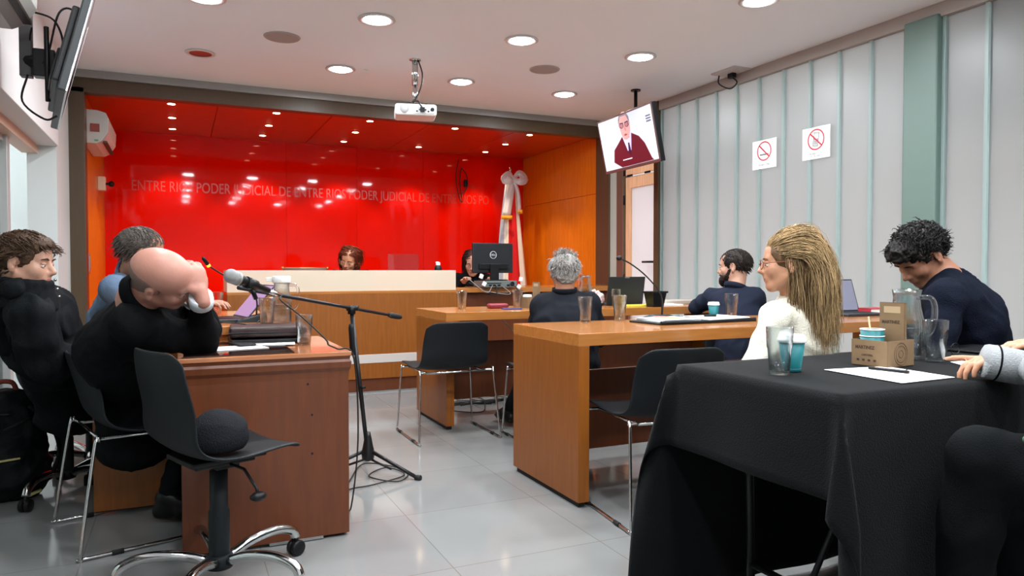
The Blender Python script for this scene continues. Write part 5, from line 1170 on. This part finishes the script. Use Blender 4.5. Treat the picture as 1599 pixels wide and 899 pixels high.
def paper_cup(label, loc, k=1, lid=True, name='paper_cup'):
    t = thing(name, label, 'cup', loc)
    MB().lathe([(.001, 0), (.025, 0), (.0258, .004), (.0360, .088), (.0345, .088), (.0245, .006), (.001, .005)], cap=False, n=28).build('cup_body', M_TEAL, t)
    MB().lathe([(.0257, .004), (.0262, .008), (.0268, .009)], cap=False, n=28).build('base_rim', M_WHITE, t)
    if lid: MB().lathe([(.0372, .083), (.039, .085), (.039, .092), (.0365, .094), (.0350, .103), (.033, .105), (.001, .103)], cap=False, n=28).build('lid', M_WHITE, t)
    else: MB().lathe([(.0345, .087), (.0365, .0865), (.0375, .089), (.0360, .0905), (.0345, .089)], cap=False, n=28).build('rolled_rim', M_WHITE, t)
    t.scale = (k, k, k); return t
paper_cup('teal paper cup with white lid behind the tumbler on the black cloth', cl(on(1236, 579, TB), z=TB), 1.0)
paper_cup('small teal cup with white lid on the near desk behind the folder', Vector((2.83, 3.34, TR)), .88)
def jug(label, loc, k=1, lid=False, hd=0):
    t = thing('water_jug', label, 'jug', loc, hd)
    prof = [(.001, 0), (.046, 0), (.049, .004), (.050, .12), (.040, .165), (.037, .20), (.042, .225), (.040, .2255), (.035, .20), (.038, .166), (.047, .12), (.046, .012), (.001, .010)]
    MB().lathe(prof, cap=False, n=36).build('glass_body', M_GLASS, t)
    MB().tube(spline([(.038, 0, .20), (.075, 0, .195), (.085, 0, .15), (.075, 0, .09), (.048, 0, .07)], 6), .006, 8, sq=1.3).build('handle', M_GLASS, t)
    MB().lathe([(.001, .013), (.0445, .013), (.0452, .10), (.001, .10)], cap=False, n=32).build('water', M_WATER, t)
    if lid: MB().lathe([(.001, .245), (.044, .245), (.046, .24), (.046, .212), (.043, .210)], cap=False, n=32).box((-.075, -.012, .215), (-.03, .012, .238)).build('lid', M_WHITE, t, bevel=.003)
    t.scale = (k, k, k); return t
jug('tall clear jug with a flat white lid on the left tables', P(440, 503, 3.42).xy.to_3d()+Vector((0, 0, T2)), .92, True, R(-20))
jug('tall clear water jug on the black cloth right beside the cup carrier', Vector((2.17, 1.62, TB)), 1.0, hd=R(-50))
jug('tall clear water jug on the black cloth, tucked behind the front jug', Vector((2.32, 1.72, TB)), .98, hd=R(-30))
jug('clear water jug on the far wooden desk, right of the grey-haired man', Vector((2.86, 4.86, TM)), 1.05, hd=R(200))
# crumpled pale bag
sd = SD(.005); b0 = Vector((2.98, 4.90, TM)); sd.ell(b0+Vector((0, 0, .05)), (.07, .05, .058), None, .02).ell(b0+Vector((-.02, 0, .10)), (.04, .03, .02), None, .02).ell(b0+Vector((0, 0, -.05)), (.3, .3, .05), None, .005, True)
tag(soft('paper_bag', sd, mat('pale_pink_paper', (214, 188, 184), .7), None, (0, 0, 0), wr=.014, wsc=26), 'crumpled pale paper bag beside the jug on the far wooden desk', 'bag')
# laptops
def laptop(label, loc, rz, lid_a=105, w_=.33, d_=.22, glow=.25, scr=(120, 120, 138), logo=False):
    t = thing('laptop', label, 'laptop', loc, rz)     # screen faces -y (towards the user)
    MB().box((-w_/2, -d_/2, 0), (w_/2, d_/2, .016)).build('base', mat('laptop_dark', (40, 42, 46), .4), t, bevel=.004)
    MB().box((-w_/2+.02, -.01, .0162), (w_/2-.02, d_/2-.03, .0175)).build('keyboard', M_DARK, t); MB().box((-.045, -d_/2+.015, .0162), (.045, -.03, .0168)).build('touchpad', M_BLACK, t)
    Ml = Matrix.Translation((0, d_/2-.005, .014))@Matrix.Rotation(R(90-lid_a), 4, 'X')
    L_ = MB().box((-w_/2, 0, 0), (w_/2, .006, .215), Ml).build('lid', mat('laptop_lid', (36, 40, 42), .45), t, bevel=.002)
    MB().box((-w_/2+.008, -.0012, .012), (w_/2-.008, .0002, .207), Ml).build('screen', mat('laptop_screen_%d' % scr[0], scr, .15, emit=glow), L_)
    if logo: MB().box((-.02, .0058, .205), (.02, .008, .214), Ml).build('latch', M_ALU, L_)
    return t
laptop('dark open laptop with grey screen behind the blonde woman', Vector((3.78, 3.17, TR)), R(-2), 108)
laptop('open laptop seen from behind on the far desk, its black lid to us', Vector((3.18, 4.90, TM)), R(178), 100, logo=True)
lp = laptop('laptop with a leaning lilac screen, seen edge-on beside the shaved-headed man', P(343, 505, 3.60).xy.to_3d()+Vector((0, 0, T2)), R(-80), 130, .28, .20, .35, (160, 132, 172))
# reddish table: briefcase, papers, clip
b0 = Vector((.36, 3.36, T1+.0)); t = thing('leather_case', 'brown zipped leather case lying on a black tray on the reddish table', 'case', b0, R(-4))
MB().box((-.165, -.10, .028), (.155, .14, .075)).build('case_body', M_LEATHER, t, bevel=.012, seg=3)
MB().box((-.168, -.103, .046), (.158, .143, .052)).build('zip', M_DARK, t, bevel=.002)
tag(MB().box((-.165, -.12, .001), (.16, .13, .022)).build('document_tray', M_DARK, None, origin=None, bevel=.004), 'thin black document holder under the brown leather case', 'document holder').location = b0
M0 = Matrix.Translation(b0); 
for (x, y, rz, l) in ((370, 545, 12, 'loose white sheet nearest the shaved-headed man on the reddish table'), (420, 538, -6, 'white sheet in front of the leather case, under the silver clip')):
    o = MB().box((-.105, -.075, 0), (.105, .075, .0015)).build('paper_sheet', M_PAPER, None); o.location = cl(on(x, y, T1), z=T1+.005); o.rotation_euler = (0, 0, R(rz)); tag(o, l, 'paper')
t = thing('key_bunch', 'small bunch of silver keys on the white sheet before the leather case', 'keys', cl(on(436, 534, T1), z=T1+.008)); m = MB()
for i in range(4): m.box((0, -.004, 0), (.045, .004, .003), Matrix.Rotation(i*.5-.9, 4, 'Z')@Matrix.Rotation(-.25*i, 4, 'Y'))
m.tube([Vector((cos(a)*.014-.01, sin(a)*.014, .004)) for a in [2*pi*i/12 for i in range(13)]], .0012, 6); m.build('keys', M_CHROME, t)
t = thing('mobile_phone', 'dark mobile phone on the papers of the reddish table', 'phone', cl(on(378, 541, T1), z=T1+.0075), R(15)); MB().box((-.035, -.07, 0), (.035, .07, .008)).build('phone_body', M_DARK, t, bevel=.003)
# gooseneck microphone left
gb = P(394, 497, 3.55); gb = Vector((gb.x, gb.y, T2)); tip = P(321, 408, 3.3)
t = thing('gooseneck_microphone', 'thin gooseneck microphone with a lit orange ring, leaning left over the left tables', 'microphone', gb)
MB().rings([[Vector((x, y, 0)) for x, y in ((-.08, -.05), (.07, -.05), (.07, .05), (-.08, .05))], [Vector((x, y, z)) for x, y, z in ((-.07, -.04, .012), (.06, -.04, .045), (.06, .04, .045), (-.07, .04, .012))]], smooth=False).build('base', M_DARK, t, bevel=.004)
q = tip-gb; gk = spline([Vector((.02, 0, .035)), Vector((.015, 0, .12)), q*.45+Vector((.02, 0, .06)), q*.9+Vector((0, 0, .004)), q], 6)
MB().tube(gk[:-3], .004, 8).build('gooseneck', M_BLKMET, t); dq = (q-gk[-6]).normalized()
MB().tube([q-dq*.03, q-dq*.018], .0085, 12).build('light_ring', mat('orange_ring', (255, 150, 40), .4, emit=3), t); MB().tube([q-dq*.018, q+dq*.02, q+dq*.026], [.009, .0085, .003], 12).build('microphone_head', M_DARK, t)
tag(MB().tube(spline([P(345, 503, 3.1), P(375, 505, 3.2), P(395, 508, 3.25), P(405, 500, 3.45)], 6), .003, 6).build('laptop_cable', M_RUBBER, None, origin=P(345, 503, 3.1)), 'thin black cable lying between the laptop and the gooseneck base', 'cable')
# far wooden desk
t = thing('spectacle_case', 'dark red rounded case on the far wooden desk beside a tumbler', 'case', Vector((2.10, 4.82, TM))); MB().box((-.075, -.035, 0), (.075, .035, .035)).build('case_body', mat('maroon_case', (130, 34, 48), .4), t, bevel=.014, seg=3); MB().box((-.0755, -.0355, .017), (.0755, .0355, .019)).build('seam', M_DARK, t)
t = thing('mobile_phone', 'small blue phone lying in front of the dark red case', 'phone', Vector((2.14, 4.66, TM)), R(80)); MB().box((-.035, -.07, 0), (.035, .07, .009)).build('phone_body', mat('blue_phone', (44, 52, 104), .35), t, bevel=.003)
def carrier(label, loc, rz, k=1.0, brand=None):
    t = thing('cup_carrier', label, 'cup carrier', loc, rz)
    W2, D2 = .058, .068
    m = MB(); th = .0015
    for a_, b_ in (((-W2, -D2, 0), (W2, -D2+th, .078)), ((-W2, D2-th, 0), (W2, D2, .078)), ((-W2, -D2, 0), (-W2+th, D2, .078)), ((W2-th, -D2, 0), (W2, D2, .078)), ((-W2, -D2, 0), (W2, D2, th))): m.box(a_, b_)
    m.build('tray', M_CARD, t)
    px0 = .024
    MB().box((-.026, px0, 0), (.054, px0+.002, .19)).box((-.026, px0+.008, 0), (.054, px0+.010, .19)).box((-.026, px0, .188), (.054, px0+.010, .19)).box((.0525, px0, 0), (.054, px0+.010, .19)).build('handle_panel', M_CARD, t)
    MB().box((-.012, px0-.0006, .158), (.040, px0+.0004, .178)).build('hand_slot', mat('slot_lining', (176, 150, 116), .8), t)
    if brand:
        ink = mat('brown_ink', (64, 46, 34), .7); Q = Matrix.Rotation(pi/2, 4, 'X')
        text_mesh(brand, .014, ink, 'printing', t, Matrix.Translation((-.014, -D2-.0004, .055))@Q, .0002, width=.062, weight=.0004)
        text_mesh('CAFETERIA', .008, ink, 'printing', t, Matrix.Translation((-.006, -D2-.0004, .032))@Q, .0002, width=.036)
        text_mesh(brand, .013, ink, 'printing', t, Matrix.Translation((.010, px0-.0004, .130))@Q, .0002, width=.056, weight=.0004)
        s_ = MB()
        for i in range(4): s_.box((-.040+i*.018, -D2-.0006, .014), (-.032+i*.018, -D2, .020))
        s_.build('printing', ink, t)
        rg = MB(); n = 36
        for rr in (.034, .026, .012): rg.rings([[Vector((W2+zz, q_*cos(2*pi*i/n), .038+q_*sin(2*pi*i/n))) for i in range(n)] for q_, zz in ((rr, .0002), (rr, .0008), (rr-.0018, .0008), (rr-.0018, .0002))], cap=False)
        rg.build('printing', mat('faint_print', (96, 76, 56), .7), t)
    t.scale = (k, k, k); return t
cc = Vector((1.955, 1.535, TB)); rot = Matrix.Rotation(R(-84), 4, 'Z')
carrier('brown cardboard cup carrier holding teal cups on the black cloth', cc, R(-84), 1.0, 'MARTINEZ')
cup = paper_cup('lower teal cup of the stacked pair in the cardboard carrier', cc+rot@Vector((-.019, -.024, .0025)), .96, False)
cup2 = dup(cup, cc+rot@Vector((-.019, -.024, .0225)), 0, 'upper teal cup with a stirrer, nested in the stacked pair in the carrier')
tag(MB().box((-.003, -.001, 0), (.003, .001, .12), Matrix.Rotation(R(-12), 4, 'Y')).build('wooden_stirrer', mat('birch', (226, 200, 160), .7), None), 'pale wooden stirrer standing in the upper teal cup', 'stirrer').location = cc+rot@Vector((-.012, -.026, .030))
paper_cup('low cup with a white lid in the right side of the cardboard carrier', cc+rot@Vector((.028, .051, .0025)), .38, True).scale = (.38, .38, .78)
carrier('brown cardboard cup carrier on the far wooden desk, left of the grey-haired man', Vector((2.36, 4.78, TM)), R(-80), 1.0)
paper_cup('cup with a white lid in the cardboard carrier on the far wooden desk', Vector((2.332, 4.80, TM+.0025)), .9)
# yellow and white paper pads by the far laptop
tag(MB().box((-.12, -.06, 0), (.12, .06, .012)).build('notepad', mat('yellow_pad', (206, 200, 70), .6), None, bevel=.001), 'yellow pad of paper in front of the far laptop', 'notepad').location = (3.20, 4.64, TM)
tag(MB().box((-.12, -.09, 0), (.12, .09, .008)).build('paper_stack', M_PAPER, None), 'white papers beside the dark pot on the far desk', 'paper').location = (3.50, 4.72, TM)
tag(MB().box((-.16, -.11, 0), (.16, .11, .03)).build('open_book', mat('book_grey', (168, 160, 150), .7), None, bevel=.004), 'thick grey folder at the end of the far desk beyond the bearded man\'s arm', 'folder').location = (3.72, 4.88, TM)
t = thing('pen_pot', 'black square desk pot behind the gooseneck microphone of the near desk', 'pot', (3.27, 4.52, TM)); m = MB()
m.rings([[Vector((x*q_, y*q_, z)) for x, y in ((-1, -1), (1, -1), (1, 1), (-1, 1))] for q_, z in ((.045, 0), (.062, .11), (.058, .11), (.042, .008))], smooth=False); m.box((-.085, -.05, .105), (.085, .05, .118)); m.build('pot_body', M_DARK, t, bevel=.002)
# near wooden desk: folder, papers, microphone, red box
fo = Vector((2.52, 3.14, TR)); t = thing('document_folder', 'open black document folder lying on the near wooden desk, full of papers', 'folder', fo, R(4))
MB().box((-.33, -.13, 0), (-.005, .13, .010)).box((.0, -.14, 0), (.33, .12, .012)).tube([(-.33, -.125, .012), (0, -.135, .008), (.33, -.13, .012)], .009, 8).build('cover', M_BLACK, t, bevel=.004)
m = MB()
for i in range(6): m.box((-.29, -.11, .011+.0022*i), (-.04, .12, .0128+.0022*i), Matrix.Rotation(R((i*37) % 9-4), 4, 'Z'))
for i in range(5): m.box((.03, -.12, .013+.0022*i), (.30, .11, .0148+.0022*i), Matrix.Rotation(R((i*29) % 7-3), 4, 'Z'))
m.build('papers', M_PAPER, t)
MB().box((-.2, -.10, .0255), (-.1, .06, .0265), Matrix.Rotation(R(-12), 4, 'Z')).build('coloured_tab', mat('yellow_green_tab', (190, 190, 110), .6), t); MB().box((-.19, .0, .026), (-.12, .10, .027), Matrix.Rotation(R(-6), 4, 'Z')).build('coloured_tab', mat('pink_tab', (214, 110, 110), .6), t)
MB().tube([(.08, .0, .03), (.14, -.03, .03)], .006, 8).build('pen', M_DARK, t)
gb = Vector((2.46, 3.35, TR)); tip = P(967, 403, 3.92)
t = thing('gooseneck_microphone', 'black gooseneck microphone on the near wooden desk, bent to the left', 'microphone', gb)
MB().rings([[Vector((x*q_, y*q_*.8, z)) for x, y in ((-1, -.6), (-.6, -1), (.6, -1), (1, -.6), (1, .8), (-1, .8))] for q_, z in ((.085, 0), (.082, .014), (.05, .028))], smooth=False).build('base', M_BLACK, t, bevel=.003)
q = tip-gb; gk = spline([Vector((.01, 0, .02)), Vector((.012, 0, .08)), P(1030, 456, 4.05)-gb, P(1008, 430, 4.0)-gb, P(985, 412, 3.95)-gb, q], 6)
MB().tube(gk, [.006]*10+[.0042]*(len(gk)-10), 8).build('gooseneck', M_BLKMET, t); MB().ball(q, .014, 14, (1.3, 1, 1)).build('microphone_head', M_DARK, t)
t = thing('book', 'red book on the near desk right of the grey-screened laptop', 'book', Vector((4.035, 3.24, TR)), R(-3)); MB().box((-.1, -.07, 0), (.1, .07, .004)).box((-.1, -.07, .032), (.1, .07, .036)).box((-.1, -.07, 0), (-.096, .07, .036)).build('cover', mat('crimson', (176, 50, 60), .5), t); MB().box((-.096, -.067, .004), (.097, .067, .032)).build('pages', M_PAPER, t)
# black cloth things
c4 = [on(x, y, TB+.001) for x, y in ((1287, 577), (1383, 572), (1491, 589), (1409, 598))]
o = MB().rings([[Vector((p.x, p.y, TB+.0006)) for p in c4], [Vector((p.x, p.y, TB+.0018)) for p in c4]], smooth=False).build('paper_sheet', M_PAPER, None, origin=tuple(c4[0])); tag(o, 'white sheet of paper under the black pen on the black cloth', 'paper')
c4 = [on(x, y, TB+.001) for x, y in ((1484, 565), (1520, 562), (1560, 572), (1510, 572))]
o = MB().rings([[Vector((p.x, p.y, TB+.0006)) for p in c4], [Vector((p.x, p.y, TB+.0018)) for p in c4]], smooth=False).build('paper_sheet', M_PAPER, None, origin=tuple(c4[0])); tag(o, 'corner of a white sheet on the black cloth beneath the grey-sleeved hand', 'paper')
a, b = on(1357, 574, TB+.006), on(1419, 581, TB+.006); dd = (b-a).normalized()
t = thing('pen', 'black pen lying on the white sheet on the black cloth', 'pen', a); MB().tube([Vector((0, 0, 0)), dd*.09, dd*.10], [.0045, .0045, .004], 10).build('barrel', M_DARK, t); MB().tube([dd*.10, (b-a)], [.0055, .0048], 10).tube([dd*.105+Vector((0, 0, .006)), (b-a)*.97+Vector((0, 0, .007))], .0012, 6).build('cap', M_DARK, t)
t = thing('tablet', 'flat black tablet lying on the far right of the black cloth', 'tablet', Vector((2.62, 1.66, TB+.0005)), R(8)); MB().box((-.13, -.09, 0), (.13, .09, .008)).build('tablet_body', M_DARK, t, bevel=.003)
t = thing('spectacles', 'thin dark spectacles lying on the black cloth behind the pointing hand', 'glasses', Vector((2.36, 1.60, TB))); m = MB()
for s in (-1, 1):
    m.tube([Vector((s*.033+.024*cos(a_), 0, .021+.019*sin(a_))) for a_ in [2*pi*i/20 for i in range(21)]], .0014, 6); m.tube([(s*.057, 0, .03), (s*.068, .01, .03), (s*.06, .13, .004)], .0013, 6)
m.build('frame', M_BLKMET, t)
# ---- clerk's desk
mc = (atY(737, 380, 6.42)+atY(801, 425, 6.42))/2; w_ = (atY(801, 400, 6.42)-atY(736, 400, 6.42)).length; h_ = w_*.66
t = thing('monitor', 'black computer monitor seen from behind on the clerk\'s desk', 'monitor', (mc.x, 6.42, TC), R(4)); zc = mc.z-TC
MB().box((-w_/2, -.01, zc-h_/2), (w_/2, .02, zc+h_/2)).build('housing', mat('monitor_back', (26, 28, 32), .35), t, bevel=.008)
MB().box((-w_*.36, -.028, zc-h_*.38), (w_*.36, -.008, zc-h_*.18)).build('port_cover', M_DARK, t, bevel=.008)
MB().box((-w_/2+.01, .0195, zc-h_/2+.015), (w_/2-.01, .022, zc+h_/2-.01)).build('screen', mat('monitor_screen', (150, 170, 200), .2, emit=.8), t)
MB().box((-.045, -.045, .075), (.045, -.022, zc-h_*.2)).box((-.12, -.09, .066), (.12, .09, .076)).build('stand', M_DARK, t, bevel=.004)
sil = mat('logo_silver', (200, 202, 206), .4); n = 36; rg = MB(); q_ = .036
rg.rings([[Vector((r_*cos(2*pi*i/n), yy, zc+.03+r_*sin(2*pi*i/n))) for i in range(n)] for r_, yy in ((q_, -.0095), (q_, -.0125), (q_-.004, -.0125), (q_-.004, -.0095))], cap=False); rg.build('logo_ring', sil, t)
text_mesh('DELL', .026, sil, 'logo_text', t, Matrix.Translation((0, -.0115, zc+.03))@Matrix.Rotation(pi/2, 4, 'X'), .0008, width=.054)
t = thing('mini_computer', 'flat grey computer with plugged cables under the monitor', 'computer', (mc.x+.02, 6.40, TC), R(4))
MB().box((-.17, -.12, .004), (.17, .13, .064)).build('case', mat('pc_grey', (112, 118, 116), .4, .3), t, bevel=.003)
m = MB()
for x in (-.13, -.09, -.04, .06): m.box((x, -.123, .015), (x+.03, -.119, .03))
m.cyl((.12, -.124, .035), (.12, -.118, .035), .022); m.box((-.15, -.1225, .038), (.0, -.119, .046)); m.build('ports', M_DARK, t)
for i, (a_, b_, c_) in enumerate((((-.1, -.13, .02), (-.2, -.2, -.04), (-.33, -.05, .10)), ((-.06, -.13, .02), (-.12, -.22, -.07), (-.30, -.04, .05)), ((.0, -.13, .02), (.05, -.2, -.06), (-.2, -.16, -.03)), ((.09, -.13, .04), (.12, -.2, .0), (.17, -.14, -.04)))):
    MB().tube(spline([a_, b_, c_], 8), .0045, 6).build('cable', M_DARK if i % 2 else mat('grey_cable', (120, 110, 104), .5), t)
m = MB()
for p, a_ in (((-.22, -.13, .10), .4), ((-.20, -.15, .03), .5), ((.17, -.15, .0), .6), ((.20, -.14, .07), .2)): m.box((-.018, -.008, -.012), (.018, .008, .03), Matrix.Translation(p)@Matrix.Rotation(a_, 4, 'Y'))
m.build('plug', M_WHITE, t, bevel=.003)
# flask on the bench
fb = atY(684, 421, 6.45); t = thing('flask', 'black flask with a white top behind the frosted screen of the bench', 'bottle', (fb.x, 6.45, .87))
MB().lathe([(.001, 0), (.034, 0), (.036, .005), (.036, .19), (.030, .215), (.02, .222), (.001, .222)], cap=False, n=24).build('flask_body', M_DARK, t); MB().lathe([(.02, .222), (.021, .245), (.016, .252), (.001, .253)], cap=False).box((-.022, -.006, .24), (.0, .006, .256)).build('cap', M_WHITE, t)
nb = atY(758, 312, 6.5)
bk = atY(641, 410, 6.7)
t = thing('acrylic_holder', 'clear upright acrylic document holder behind the bench near the flask', 'document holder', (atY(630, 410, 6.7).x, 6.7, .87), 0)
MB().box((-.15, 0, 0), (.15, .004, .33)).box((-.15, -.07, 0), (.15, .004, .004)).build('panel', M_PANE, t)
bo = atY(540, 428, 6.13)
